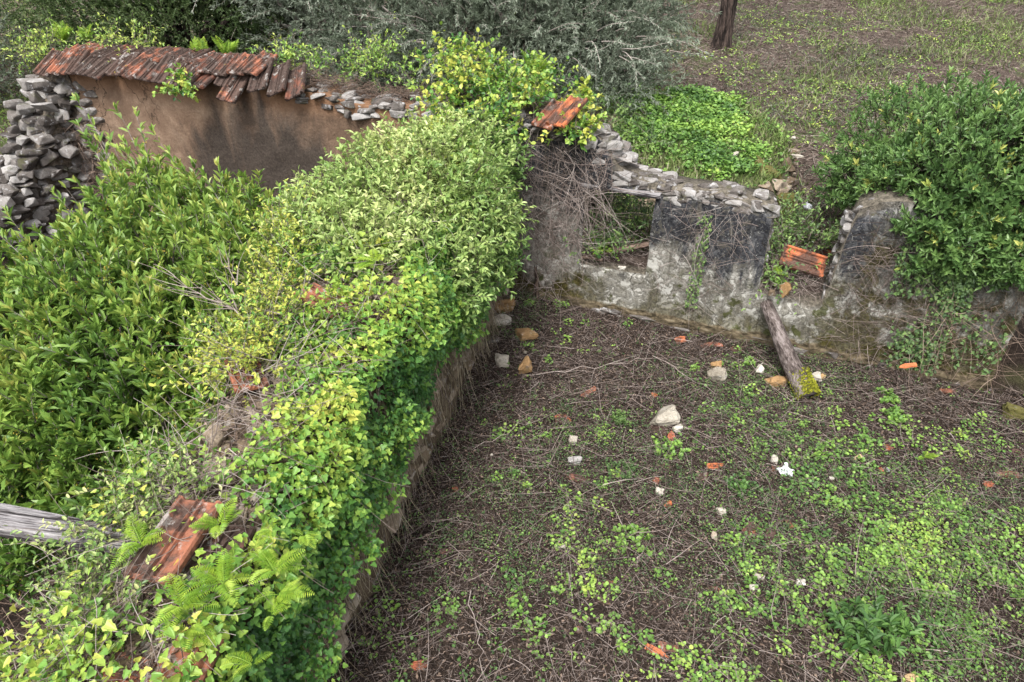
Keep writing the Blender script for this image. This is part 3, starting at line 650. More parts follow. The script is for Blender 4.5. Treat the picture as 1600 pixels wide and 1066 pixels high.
# ------------------------------------------------------------------ stones and fragments on the floor
AH = []
for i_ in range(12):
    V_, F_ = hull(12+i_ % 5, 500+i_); V_ = V_/np.maximum(np.abs(V_).max(0), 1e-6)*.5; AH.append((V_, F_))
def rock_mesh(seed, size, mat, rough=.12, name='stone', smooth=False):
    V, F = AH[seed % len(AH)]; bm = bmesh.new()
    vs = [bm.verts.new(v) for v in V]
    for f in F: bm.faces.new([vs[i] for i in f])
    bmesh.ops.subdivide_edges(bm, edges=bm.edges, cuts=4, use_grid_fill=True)
    for v in bm.verts:
        c = v.co; d = float(fbm(c.x*3, c.y*3, c.z*3+seed, seed=seed, o=4)); c *= .92+2.6*rough*d
        c.x *= size[0]; c.y *= size[1]; c.z *= size[2]
    me = bpy.data.meshes.new(name); bm.to_mesh(me); bm.free()
    me.attributes.new('tone', 'FLOAT', 'FACE').data.foreach_set('value', np.full(len(me.polygons), (seed*.37) % 1, np.float32))
    me.materials.append(mat)
    if smooth: me.polygons.foreach_set('use_smooth', [True]*len(me.polygons))
    o = bpy.data.objects.new(name, me); COL.objects.link(o); return o
def floor_stone(px, py, wpx, hpx, mat, label, group='loose stones on the floor', name='stone', th=.6, seed=None, z0=None):
    seed = int(px*7+py) if seed is None else seed
    p = P(px, py, 0); p = P(px, py, float(gz(p[0], p[1]))+.02) if z0 is None else P(px, py, z0)
    dep = (p[1]*math.cos(PITCH)+(CAM_H-p[2])*math.sin(PITCH)); k = dep/FPX
    o = rock_mesh(seed, (wpx*k*1.3, hpx*k*1.1, hpx*k*(th+.5)), MAT[mat], name=name)
    o.location = tuple(p+np.array((0, 0, .22*hpx*k))); o.rotation_euler = (U(-.2, .3), U(-.2, .2), U(-.4, .4)); return tag(o, label, 'stone', group)
FS = [(823, 526, 26, 34, 'ochre', 'upright orange ochre stone standing near the wall corner'), (820, 577, 18, 26, 'ochre', 'small pointed ochre stone below the upright one'),
 (788, 484, 30, 22, 'ochre', 'mossy ochre stone uppermost in the corner rubble'), (783, 504, 34, 22, 'white', 'pale topped stone under the mossy one in the corner rubble'), (768, 470, 18, 16, 'ochre', 'small brown stone half under the ivy in the corner'),
 (784, 567, 18, 18, 'white', 'whitish green stone left of the small pointed one'), (770, 535, 20, 14, 'stone', 'flat grey stone under the creeper edge'), (820, 552, 14, 8, 'white', 'thin pale chip between the two ochre stones'),
 (1120, 590, 24, 22, 'white', 'white block in the middle of the wall foot floor'), (1119, 573, 14, 12, 'ochre', 'brown cube like stone behind the white block'), (1187, 580, 12, 18, 'white', 'small upright pale stone left of the leaning log'),
 (1214, 600, 34, 22, 'ochre', 'flat yellow stone leaning beside the log'), (1268, 593, 22, 22, 'white', 'pale stone right behind the mossy log end'), (1285, 590, 10, 10, 'ochre', 'small orange stone right of the log'),
 (1036, 657, 44, 38, 'white', 'large lumpy cream stone in the middle of the floor'), (1058, 672, 14, 14, 'white', 'small lump at the edge of the large cream stone'), (1227, 457, 24, 26, 'ochre', 'ochre stone sitting on the sill of the wall gap'),
 (1205, 460, 14, 12, 'stone_warm', 'small brown stone on the gap sill beside the fern'), (975, 397, 14, 12, 'white', 'pale stone on the window sill'), (972, 420, 10, 6, 'white', 'tiny white pebble on the window sill edge'),
 (1209, 720, 14, 16, 'white', 'cream stone beside the crumpled white scrap'), (1115, 838, 12, 14, 'stone_warm', 'round brown stone in the lower middle floor'), (1340, 717, 12, 8, 'ochre', 'small tan stone among the dark herbs'), (895, 690, 12, 14, 'white', 'crumbly white stone in the left floor'),
 (898, 722, 18, 14, 'stone', 'grey stone below the crumbly white one'), (768, 712, 9, 7, 'white', 'little cream pebble near the cross wall'), (1590, 650, 36, 26, 'mossy', 'mossy stone at the right edge of the floor'),
 (1300, 748, 8, 6, 'white', 'white chip on the bare earth right of centre'), (1128, 800, 14, 12, 'white', 'white lime lump right of the round brown stone'), (1186, 902, 12, 8, 'white', 'angular white chip low on the floor'), (1178, 918, 14, 9, 'white', 'greyish chip below the angular white one'), (1250, 912, 12, 14, 'white', 'pale stone in the lower dark herbs'), (1030, 770, 10, 12, 'white', 'white flake beside the red shards'), (878, 855, 10, 8, 'white', 'small white flake in the bare left floor'), (1425, 1062, 22, 14, 'ochre', 'tan stone on the lower edge right of the broad leaved plant')]
for x, y, a, b, m, l in FS:
    z0 = .76 if y < 465 and x > 1100 else (.76 if y < 430 else None)
    floor_stone(x, y, a, b, m, l, z0=z0)
def shard(px, py, wpx, hpx, ang, label, seed, kind='tile_clean', z0=None):
    """broken piece of hollow clay tile: irregular plate with ribs and jagged outline"""
    rs = random.Random(seed); p = P(px, py, 0); zz = float(gz(p[0], p[1]))+.008 if z0 is None else z0; p = P(px, py, zz)
    k = (p[1]*math.cos(PITCH)+(CAM_H-p[2])*math.sin(PITCH))/FPX
    w_, h_ = wpx*k*1.0, hpx*k*1.15
    nn = 9; pts = []
    for i in range(nn):
        a = 2*math.pi*i/nn+rs.uniform(-.2, .2); r = rs.uniform(.55, 1.05); c, s = math.cos(a), math.sin(a); m = max(abs(c), abs(s)); pts.append((c/m*r*w_/2, s/m*r*h_/2))
    t = .014; mb = MB(); V = [(x, y, 0) for x, y in pts]+[(x*.97, y*.97, t) for x, y in pts]
    mb.add(V, [np.array([[i, (i+1) % nn, (i+1) % nn+nn, i+nn] for i in range(nn)])])
    mb.q.setdefault(nn, []).append((np.array([list(range(nn))[::-1], list(range(nn, 2*nn))]), np.zeros(2)))
    # ribs
    for j in range(3):
        yy = (j-1)*h_*.22; x0 = -w_*.3*rs.uniform(.7, 1); x1 = w_*.3*rs.uniform(.7, 1); hw = .005
        V = [(x0, yy-hw, t-.002), (x1, yy-hw, t-.002), (x1, yy+hw, t-.002), (x0, yy+hw, t-.002), (x0, yy-hw, t+.01), (x1, yy-hw, t+.01), (x1, yy+hw, t+.01), (x0, yy+hw, t+.01)]
        mb.add(V, np.array([(4, 5, 6, 7), (0, 1, 5, 4), (1, 2, 6, 5), (2, 3, 7, 6), (3, 0, 4, 7)]))
    o = mb.build('tile_shard', MAT[kind]); o.location = tuple(p); o.rotation_euler = (R(rs.uniform(5, 25)), R(rs.uniform(-15, 15)), R(ang)); return tag(o, label, 'tile shard', 'broken terracotta on the floor')
SH = [(878, 655, 34, 22, 10, 'ribbed orange shard in the upper left floor'), (907, 749, 50, 12, 3, 'long orange shard lying level in the left floor'), (1022, 618, 12, 12, 40, 'tiny triangular orange shard in the middle floor'), (918, 615, 34, 10, 35, 'thin tilted reddish shard above the left floor weeds'),
 (1028, 672, 40, 18, -35, 'ribbed shard wedged under the large cream stone, left side'), (1050, 686, 16, 26, 15, 'upright shard under the lower right of the large cream stone'), (1115, 730, 44, 12, 15, 'orange flake strip in the middle floor'), (1098, 745, 26, 10, 10, 'dull red shard just below the flake strip'),
 (1040, 732, 14, 14, 20, 'small curled shard above the middle clover'), (1026, 752, 16, 12, -40, 'short shard pointing down right near the white flake'), (1045, 790, 12, 14, -40, 'small orange shard left of centre low floor'), (1072, 808, 12, 16, 10, 'orange chip above the round brown stone'),
 (1172, 828, 34, 26, 60, 'broad curved shard in the lower middle floor'), (1203, 835, 16, 26, -20, 'dark narrow shard beside the broad curved one'), (1233, 820, 12, 20, 20, 'bright narrow shard right of the broad curved one'), (1212, 733, 24, 12, 10, 'orange piece beside the crumpled white scrap'),
 (1110, 540, 36, 12, 0, 'orange shard at the foot of the plaster wall'), (1150, 546, 24, 10, 5, 'dull shard at the wall foot right of the brighter one'), (1064, 532, 22, 16, 0, 'brown tile piece half buried at the wall foot'), (1572, 742, 44, 14, -20, 'curled orange shard near the right edge'), (1545, 758, 18, 14, 0, 'brown shard left of the curled one'),
 (1590, 710, 24, 14, -25, 'orange shard at the very right edge'), (1025, 1018, 50, 12, -32, 'long slanting shard on the lower floor'), (1046, 1014, 42, 16, 3, 'leaf shaped reddish shard right of the slanting one'), (655, 1040, 34, 14, 12, 'orange shard near the foot of the cross wall'), (712, 765, 12, 9, 0, 'small orange chip beside the cross wall foot'),
 (1420, 572, 34, 8, 0, 'shard under the bush shadow at the wall foot'), (1480, 612, 30, 10, 5, 'two tone shard below the ivy hung end of the wall'), (1390, 700, 20, 12, 10, 'orange crumb patch left of the small fern'), (1378, 738, 10, 14, 0, 'small upright chip below the crumb patch'),
 (1290, 395, 26, 10, 20, 'orange sliver in the wall gap below the clean tile'), (905, 985, 14, 10, 0, 'pale orange chip on the lower left floor'), (950, 912, 20, 9, -10, 'flat shard in the twigs of the lower floor'), (942, 940, 26, 10, -15, 'dull orange shard low in the left floor'), (1115, 922, 22, 10, 0, 'dark red shard under the low clover'), (695, 862, 24, 8, 8, 'tan sliver close to the cross wall')]
for i, (x, y, a, b, g_, l) in enumerate(SH):
    shard(x, y, a, b, g_, l, 300+i, ('tile_mud', 'tile_mud', 'tile_clean', 'tile_old')[i % 4], z0=.8 if y < 450 else None)
# crumpled white scraps
def scrap(px, py, sz, label, z0):
    o = rock_mesh(int(px), (sz, sz*1.1, sz*.7), MAT['plastic'], .55, 'plastic_scrap'); o.location = tuple(P(px, py, z0)); o.rotation_euler = (.3, .4, .7); tag(o, label, 'litter')
scrap(1264, 322, .26, 'crumpled white plastic bag on the slope behind the gap', 1.14)
scrap(1229, 735, .11, 'crumpled white scrap on the floor beside an orange piece', .05)
scrap(1387, 955/1.3, .04, 'little shiny white scrap under the small fern', .03)

# ------------------------------------------------------------------ litter and ground plants (uncountable)
def floor_pts(n, x0=-1.6, x1=9.6, y0=1.2, y1=9.0):
    x = U(x0, x1, n); y = U(y0, y1, n); s, o = to_wall(x, y)
    ok = (o < -.02) & (x > XR(y)+.0) & (np.abs(x) < .82*y+3.2)
    return x[ok], y[ok]
def in_view(x, y, z, m=60):
    # drops what the photograph could not show even from a step aside
    f = y*math.cos(PITCH)+(CAM_H-z)*math.sin(PITCH); u = x/f*FPX; v = (y*math.sin(PITCH)-(CAM_H-z)*math.cos(PITCH))/f*FPX
    return (np.abs(u) < 1000+m) & (np.abs(v) < 640+m)
def litter():
    mb = MB()
    x, y = floor_pts(215000); n = len(x); p = np.stack([x, y, gz(x, y)+U(.0, .05, n)], -1)
    d = rvec(n); d[:, 2] *= .22; L = .025+.13*U(0, 1, n)**3
    big = 1.; C_ = strands(p, d, L, 3, .35); tubes(mb, C_, U(.001, .0026, n)*big, .0008, U(.0, 1, n)**1.4, 3)
    x, y = floor_pts(9500); n = len(x); p = np.stack([x, y, gz(x, y)+U(.01, .07, n)], -1); d = rvec(n); d[:, 2] *= .2
    tubes(mb, strands(p, d, U(.15, .5, n), 6, .35), U(.0016, .0042, n), .001, U(.2, .95, n), 3)
    o = mb.build('twig_litter', MAT['twig']); tag(o, 'dry grey twigs and stalks littering the dark floor', 'twig litter', kind='stuff')
    mb = MB(); x, y = floor_pts(130000); n = len(x); p = np.stack([x, y, gz(x, y)+U(.0, .03, n)], -1)
    nr = nrm(np.array((0, 0, 1.))+rvec(n)*.7); leaves(mb, LANCE, p, rvec(n)*np.array((1, 1, .3)), nr, U(.015, .05, n), U(.006, .02, n), U(0, 1, n)**2)
    o = mb.build('leaf_litter', MAT['litter']); tag(o, 'brown dead leaves and needles covering the dark floor', 'leaf litter', kind='stuff')
litter()
def clusters(mb, cx, cy, cz, per, spread, tpl, L, Wd, tone, hup=(.01, .05), flat=.45):
    n = len(cx); a = U(0, 6.28, (n, per)); r = spread[:, None]*np.sqrt(U(0.02, 1, (n, per)))
    x = (cx[:, None]+np.cos(a)*r).ravel(); y = (cy[:, None]+np.sin(a)*r).ravel()
    z = (cz[:, None]+U(hup[0], hup[1], (n, per))*(1.3-r/spread[:, None]*.6)).ravel(); K = n*per
    ax = np.stack([np.cos(a).ravel(), np.sin(a).ravel(), U(-.2, .3, K)], -1)+rvec(K)*.5
    nr = nrm(np.array((0, 0, 1.))+rvec(K)*flat); ln = L*U(.6, 1.3, K)
    leaves(mb, tpl, np.stack([x, y, z], -1), ax, nr, ln, ln*Wd, np.clip(np.repeat(tone, per)+U(-.15, .15, K), 0, 1))
def floor_green():
    mb = MB(); x, y = floor_pts(84000)
    # more growth to the lower right, patchy elsewhere
    dens = .14+.75*sm(5.2, 2.8, y)*sm(-.6, 1.8, x)+.8*sm(1.4, 3.6, x)*sm(6.6, 4.2, y)
    dens = dens*(1-.45*np.exp(-((x-.3)**2/1.2+(y-3.3)**2/1.2)))*np.clip(.32+2.2*fbm(x*1.5, y*1.3, seed=91, o=4), 0, 2.2)+.012
    dens = dens*(.2+.8*sm(7.0, 4.6, y-.2*x))
    dens = dens*(1+2.5*np.clip(fbm(x*3.5, y*3.5, seed=95, o=2)-.1, 0, 1))
    k = U(0, 1, len(x)) < dens*.34; x, y = x[k], y[k]; n = len(x)
    clusters(mb, x, y, gz(x, y), 6, U(.015, .055, n), ROUND, .023, .95, np.clip(.5+.6*fbm(x*1.5, y*1.5, seed=97), .1, .95))
    x, y = floor_pts(9800); dn = .10+.5*sm(5.4, 2.8, y)*sm(-.8, 1.6, x)+.55*sm(1.4, 3.6, x)*sm(6.8, 4.2, y); dn = dn*np.clip(.4+2.2*fbm(x*1.5, y*1.5, seed=92, o=3), .03, 1.6)
    k = U(0, 1, len(x)) < dn*.62; x, y = x[k], y[k]; n = len(x)
    clusters(mb, x, y, gz(x, y), 24, U(.035, .11, n)*U(.6, 1.1, n), ROUND, .028, .95, np.clip(U(.25, .75, n)+.3*fbm(x*1.5, y*1.5, seed=97), .1, .95), (.01, .08), .5)
    o = mb.build('clover', MAT['clover']); tag(o, 'low bright round leaved ground cover scattered over the floor', 'ground cover', kind='stuff')
    mb = MB(); x, y = floor_pts(46000); dens = np.clip(.10+.4*sm(.8, 3, x)+1.6*fbm(x*1.1+5, y*1.1, seed=101, o=3), 0, 1); k = U(0, 1, len(x)) < dens*.6; x, y = x[k], y[k]; n = len(x)
    clusters(mb, x, y, gz(x, y), 8, U(.03, .09, n), OVAL, .017, .6, U(.1, .9, n), (.02, .09), .9)
    x, y = floor_pts(9800); k = U(0, 1, len(x)) < .35; x, y = x[k], y[k]; n = len(x); p = np.stack([x, y, gz(x, y)], -1)
    C_ = strands(p, np.array((0, 0, 1.))+rvec(n)*.8, U(.05, .14, n), 4, .4, .3); leaves_on(mb, C_, 7, .1, OVAL, .022, .5, (.6, 1.3), U(.1, .8, n))
    o = mb.build('dark_herbs', MAT['herb']); tag(o, 'small dark leaved herbs spread over the floor', 'ground cover', kind='stuff')
    mb = MB(); n = 6000; x, y = floor_pts(n); k = U(0, 1, len(x)) < .15+.6*sm(4.5, 2.5, y)*sm(0, 2, x); x, y = x[k], y[k]; n = len(x); p = np.stack([x, y, gz(x, y)], -1)
    leaves(mb, LANCE, p, np.array((0, 0, .8))+rvec(n)*.8, rvec(n), U(.03, .09, n), U(.003, .006, n), U(0, 1, n))
    o = mb.build('grass', MAT['grass']); tag(o, 'sparse short grass blades on the floor', 'grass', kind='stuff')
floor_green()
def hill_cover():
    def pts(n, y0=8, y1=24, x0=-16, x1=20):
        y = y0+(y1-y0)*U(0, 1, n)**1.3; x = U(x0, x1, n); s, o = to_wall(x, y); k = ((o > .2) | (s < -.3)) & (np.abs(x) < .85*y+1.5); x, y = x[k], y[k]
        k = ~((((x-2.85)/1.5)**2+((y-10.7)/1.95)**2) < 1); return x[k], y[k]
    mb = MB(); x, y = pts(90000); n = len(x); p = np.stack([x, y, gz(x, y)+U(0, .05, n)], -1); d = rvec(n); d[:, 2] *= .3
    tubes(mb, strands(p, d, U(.06, .3, n), 3, .3), U(.003, .007, n), .002, U(0, 1, n), 3)
    n2 = 50000; x, y = pts(n2); n = len(x); p = np.stack([x, y, gz(x, y)+U(0, .04, n)], -1)
    leaves(mb, LANCE, p, rvec(n)*np.array((1, 1, .3)), nrm(np.array((0, 0, 1.))+rvec(n)*.7), U(.04, .13, n), U(.012, .035, n), U(0, 1, n)**1.2)
    o = mb.build('hillside_litter', MAT['hlitter']); tag(o, 'brown fallen leaves and needles over the slope behind the ruin', 'leaf litter', kind='stuff')
    mb = MB(); x, y = pts(190000); dens = np.clip(.2+2.2*fbm(x*.8, y*.55, seed=111, o=4)+.25*sm(9, 8, y), 0.03, 1)
    dens = np.where(x < -6, dens+.45, dens)
    k = U(0, 1, len(x)) < dens*.75; x, y = x[k], y[k]; n = len(x); p = np.stack([x, y, gz(x, y)], -1)
    leaves(mb, LANCE, p, np.array((0, 0, .9))+rvec(n)*.8, rvec(n), U(.06, .2, n), U(.007, .014, n), np.clip(.45+.5*fbm(x, y, seed=113)+U(-.3, .4, n), 0, 1))
    o = mb.build('grass', MAT['grass']); tag(o, 'patchy green and straw grass on the slope behind the ruin', 'grass', kind='stuff')
    mb = MB(); x, y = pts(40000); dens = np.clip(.2+1.8*fbm(x*.8+3, y*.8, seed=121, o=3), 0, 1); dens = np.where(x < -6, dens+.4, dens); k = U(0, 1, len(x)) < dens*.5; x, y = x[k], y[k]; n = len(x)
    clusters(mb, x, y, gz(x, y), 6, U(.05, .14, n), OVAL, .055, .5, U(.2, 1, n), (.02, .1), .6)
    o = mb.build('hillside_herbs', MAT['clover']); tag(o, 'green weeds dotted over the slope behind the ruin', 'ground cover', kind='stuff')
    # scrub: grey-brown heathy twigs with sparse small leaves between mound and bush, and behind the window
    mb = MB(); mt = MB()
    n = 11000; x = U(1.6, 14, n); y = U(7, 20, n); s, o = to_wall(x, y)
    k = (o > .55) & ((((x-2.85)/1.5)**2+((y-10.7)/1.95)**2) > 1.02) & (U(0, 1, n) < np.clip(.42-.35*sm(12, 14, y)+1.6*fbm(x*.8, y*.8, seed=131), 0.03, 1)); x, y = x[k], y[k]; n = len(x)
    C_ = strands(np.stack([x, y, gz(x, y)], -1), np.array((0, 0, .8))+rvec(n)*.9, U(.15, .5, n), 6, .4, .2); tubes(mt, C_, .004, .0015, U(.1, .9, n), 3)
    leaves_on(mb, C_, 11, .2, OVAL, .032, .38, (.5, 1.2), U(0, .8, n))
    o = mb.build('scrub_foliage', MAT['olive']); tag(o, 'low grey green scrub growing on the slope beyond the gap', 'scrub', kind='stuff')
    o = mt.build('scrub_stems', MAT['twig']); tag(o, 'dry brown brushwood tangled through the slope beyond the gap', 'brushwood', kind='stuff')
hill_cover()

# ------------------------------------------------------------------ mound
def mound():
    t = thing('stone_mound', 'low round earth mound with a stone rim, overgrown with clover', 'mound', (2.85, 10.7, 0))
    mb = MB(); nr_, na = 26, 96; r = np.linspace(0, 1.16, nr_); a = np.arange(na)*2*math.pi/na; A, Rr = np.meshgrid(a, r)
    X = np.cos(A)*Rr*1.38; Y = np.sin(A)*Rr*1.85
    topz = 1.38+.12*(Y+1.0)+.05*fbm(X*2, Y*2, seed=141)
    base = gz(X+2.85, Y+10.7)-.1
    k = sm(1.0, 1.1, Rr+.03*fbm(X*3, Y*3, seed=5)); Z = topz*(1-k)+base*k
    i = np.arange(nr_-1)[:, None]*na+np.arange(na)[None]; j = np.arange(nr_-1)[:, None]*na+(np.arange(na)[None]+1) % na
    mb.add(np.stack([X, Y, Z], -1).reshape(-1, 3), np.stack([i, j, j+na, i+na], -1)[:, :, ::-1].reshape(-1, 4)[:, ::-1]); mb.build('earth', MAT['soil'], t, smooth=True)
    mb = MB(); n = 170; a = U(0, 6.28, n); z = U(-.5, .02, n); X = np.cos(a)*1.42; Y = np.sin(a)*1.9
    rocks(mb, np.stack([X, Y, 1.38+.12*(Y+1)+z], -1), np.stack([U(.14, .34, n), U(.12, .28, n), U(.08, .18, n)], -1), yaw=a+1.57); mb.build('rim_stones', MAT['stone_warm'], t)
    mb = MB(); n = 7600; a = U(0, 6.28, n); r = np.sqrt(U(0, 1, n))*1.03; X = np.cos(a)*r*1.4; Y = np.sin(a)*r*1.88
    d = .72+1.7*fbm(X*1.9, Y*1.9, seed=145)-1.1*sm(.72, 1.02, r+.45*fbm(X*2.2, Y*2.2, seed=147)); d = d*sm(-1.7, -.7, Y+.8*X*0+.5*fbm(X*2, Y, seed=8)+.25); k = U(0, 1, n) < np.clip(d, 0.02, 1); X, Y = X[k], Y[k]; n = len(X)
    clusters(mb, X, Y, 1.36+.12*(Y+1)+.05*fbm(X*2, Y*2, seed=141), 6, U(.04, .1, n), ROUND, .048, 1., .42+.5*fbm(X*2.5, Y*2.5, seed=9)+U(-.15, .15, n), (.02, .16), .7)
    o = mb.build('clover', MAT['clover'], t); o['kind'] = 'stuff'
    mb = MB(); n = 7000; a = U(0, 6.28, n); r = np.sqrt(U(0, 1, n)); X = np.cos(a)*r*1.4; Y = np.sin(a)*r*1.88; p = np.stack([X, Y, 1.36+.12*(Y+1)], -1)
    leaves(mb, LANCE, p, np.array((0, 0, .9))+rvec(n)*.7, rvec(n), U(.08, .2, n), U(.006, .012, n), U(.2, 1, n)); o = mb.build('grass', MAT['grass'], t); o['kind'] = 'stuff'
mound()
o = rock_mesh(7, (.62, .5, .5), MAT['mossy'], .15, 'boulder'); o.location = tuple(P(1192, 283, 1.18)); o.rotation_euler = (.2, .5, .3); tag(o, 'mossy brown boulder at the near right side of the mound', 'stone')
o = rock_mesh(12, (.3, .35, .6), MAT['mossy'], .15, 'boulder'); o.location = tuple(P(1222, 335, .98)); tag(o, 'yellow mossy stone behind the top corner of the black panel', 'stone')
for x, y, l, a in ((1240, 215, 'white stone high on the mound rim', .16), (1247, 243, 'white stone lower on the mound rim', .2), (1335, 186, 'flat pale stone on the slope left of the bush', .25), (1150, 240, 'pale stone lying in the mound clover edge', .16), (1095, 232, 'grey stone poking through the clover', .1), (1352, 265, 'whitish stone beneath the left side of the bush', .3), (1372, 285, 'warm stone beneath the bush beside a whitish one', .28)):
    o = rock_mesh(int(x), (a, a*.7, a*.5), MAT['white'], .15, 'stone'); z = 1.5 if y < 250 and x < 1300 else 1.35
    if x > 1300: z = 1.3 if y > 200 else 1.1
    o.location = tuple(P(x, y, z)); tag(o, l, 'stone')

# ------------------------------------------------------------------ ivy on the cross wall
def cross_ivy():
    t = thing('ivy', 'thick yellow green ivy blanket over the top and side of the cross wall', 'ivy', (0, 0, 0))
    mb = MB(); st = MB()
    n = 105000; s = U(0, 7.9, n); u = U(0, 1, n)
    # cross-section path: left drop .45, top CW+.1, right drop to zlow
    Y = .2+s*k2; H = ct2(s)
    low = np.interp(Y, [1, 2.4, 3, 3.6, 4.6, 5.6, 7.9], [.2, .75, .95, .8, .75, .8, .9])+.25*fbm(s*2.2, 0, seed=151)
    left = .55; CWv = cwf(s); tw = CW+.12; right = np.maximum(H-low, .2); tot = left+tw+right; q = u*(left+tw+1.75)
    k = q < tot; s, q, H, right, Y, CWv = s[k], q[k], H[k], right[k], Y[k], CWv[k]; n = len(s)
    a = np.clip(q/left, 0, 1); b = np.clip((q-left)/tw, 0, 1); c = np.clip(q-left-tw, 0, 9)
    zy = np.where(q < left, CWv+.06, np.where(q < left+tw, CWv+.06-b*(CWv+.12), -.06)); zz = np.where(q < left, H-(left-q), np.where(q < left+tw, H, H-c))
    th_ = np.interp(q, [0, left-.15, left+.15, left+tw-.18, left+tw+.18, 9], [1.25, 1.15, .35, -.35, -1.15, -1.3]); ny = np.sin(th_); nz_ = np.cos(th_)
    nn_ = fbm(s*1.3, q*1.3, seed=155, o=3); thk = .14+.26*np.clip(.5+nn_, 0, 1)
    cl = fbm(s*4.5, q*4.5, seed=158, o=2)
    off = U(0, 1, n)**.6*thk*(1+.5*cl)
    pos = O2+D2*s[:, None]+N2*(zy+ny*off)[:, None]+np.array((0, 0, 1.))*(zz+nz_*off)[:, None]
    pos += rvec(n)*.02
    # holes: bare stones on the crest, thin patches
    pxy = pos
    f = pxy[:, 1]*math.cos(PITCH)+(CAM_H-pxy[:, 2])*math.sin(PITCH)
    def hole(px, py, z, r):
        h = P(px, py, z); return np.exp(-((pxy[:, 0]-h[0])**2+(pxy[:, 1]-h[1])**2)/r**2)*(pxy[:, 2] > 1.3)
    hk = hole(345, 680, 1.78, .30)*1.5+hole(385, 625, 1.82, .22)*1.4+hole(310, 755, 1.75, .22)*1.3+hole(350, 590, 1.85, .16)+hole(500, 468, 1.95, .15)+hole(440, 450, 1.95, .14)*.7+hole(280, 850, 1.74, .25)*2.2+hole(225, 950, 1.65, .16)*1.2+hole(240, 1050, 1.65, .2)*1.1+hole(420, 585, 1.9, .12)*.6
    hk = hk+.8*sm(2.9, 2.2, Y)*sm(left+.2, left-.1, q)*1.15
    nh = np.clip(fbm(s*2.6, q*2.6, seed=161, o=3)-.2, 0, 1)*2.4
    keep = U(0, 1, n) > np.clip(hk*1.1+nh, 0, .97); pos, s, q, cl, ny, nz_, Y, nn_ = [z_[keep] for z_ in (pos, s, q, cl, ny, nz_, Y, nn_)]; n = len(s)
    nr = nrm(N2*ny[:, None]+np.array((0, 0, 1.))*(nz_+.45)[:, None]+rvec(n)*.55)
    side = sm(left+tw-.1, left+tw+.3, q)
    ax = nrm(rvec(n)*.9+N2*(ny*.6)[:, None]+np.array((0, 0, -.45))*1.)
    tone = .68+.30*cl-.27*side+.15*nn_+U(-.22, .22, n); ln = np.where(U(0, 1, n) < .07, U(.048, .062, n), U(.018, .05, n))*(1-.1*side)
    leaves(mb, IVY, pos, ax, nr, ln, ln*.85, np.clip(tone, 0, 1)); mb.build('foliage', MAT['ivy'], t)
    n = 1700; s = U(0, 7.8, n); y = U(-.1, 1, n)*cwf(s)*1.15; Hh = ct2(s)
    C_ = strands(O2+D2*s[:, None]+N2*y[:, None]+np.array((0, 0, 1.))*(Hh+U(.02, .22, n))[:, None], rvec(n)*np.array((1, 1, .35)), U(.15, .6, n), 7, .5, .1)
    tubes(st, C_, U(.0016, .0036, n), .001, U(.4, 1.1, n), 4)
    n = 260; s = U(1, 7.5, n); C_ = strands(O2+D2*s[:, None]+N2*(-.12)+np.array((0, 0, 1.))*U(.6, 1.9, n)[:, None], rvec(n)*.6+np.array((0, 0, -1.)), U(.2, .7, n), 7, .35, .1); tubes(st, C_, .003, .001, U(.2, .9, n), 4)
    st.build('stems', MAT['twig'], t)
    # straw curtain on the lower right face
    mb = MB(); n = 2600; s = U(2.2, 7.6, n); dn = np.clip(.6+fbm(s*1.2, 0, seed=171), 0, 1); k = U(0, 1, n) < dn; s = s[k]; n = len(s)
    C_ = strands(O2+D2*s[:, None]+N2*(-U(.02, .14, n))[:, None]+np.array((0, 0, 1.))*U(.5, 1.7, n)[:, None], rvec(n)*.25+np.array((0, 0, -1.)), U(.3, 1.1, n), 6, .22, .1)
    C_[:, :, 2] = np.maximum(C_[:, :, 2], .03); tubes(mb, C_, U(.0015, .004, n), .001, U(0, 1, n), 3)
    tag(mb.build('dead_creeper', MAT['straw']), 'curtain of dry straw coloured stems hanging down the cross wall side', 'dead creeper')
cross_ivy()
def debris_on_cross():
    mb = MB(); n = 5200; s = U(0, 7.8, n); y = U(-.02, 1, n)*cwf(s); p = O2+D2*s[:, None]+N2*y[:, None]+np.array((0, 0, 1.))*(ct2(s)+U(.0, .07, n))[:, None]
    tubes(mb, strands(p, rvec(n)*np.array((1, 1, .3)), U(.03, .14, n), 3, .3), .0018, .001, U(0, 1, n), 3)
    n = 4000; s = U(0, 7.8, n); y = U(-.02, 1, n)*cwf(s); p = O2+D2*s[:, None]+N2*y[:, None]+np.array((0, 0, 1.))*(ct2(s)+U(.0, .06, n))[:, None]
    leaves(mb, LANCE, p, rvec(n)*np.array((1, 1, .3)), np.array((0, 0, 1.))+rvec(n)*.6, U(.02, .06, n), U(.01, .025, n), U(0, 1, n))
    tag(mb.build('leaf_litter', MAT['litter']), 'dry leaves and twigs lying on the crest of the cross wall', 'leaf litter', kind='stuff')
debris_on_cross()

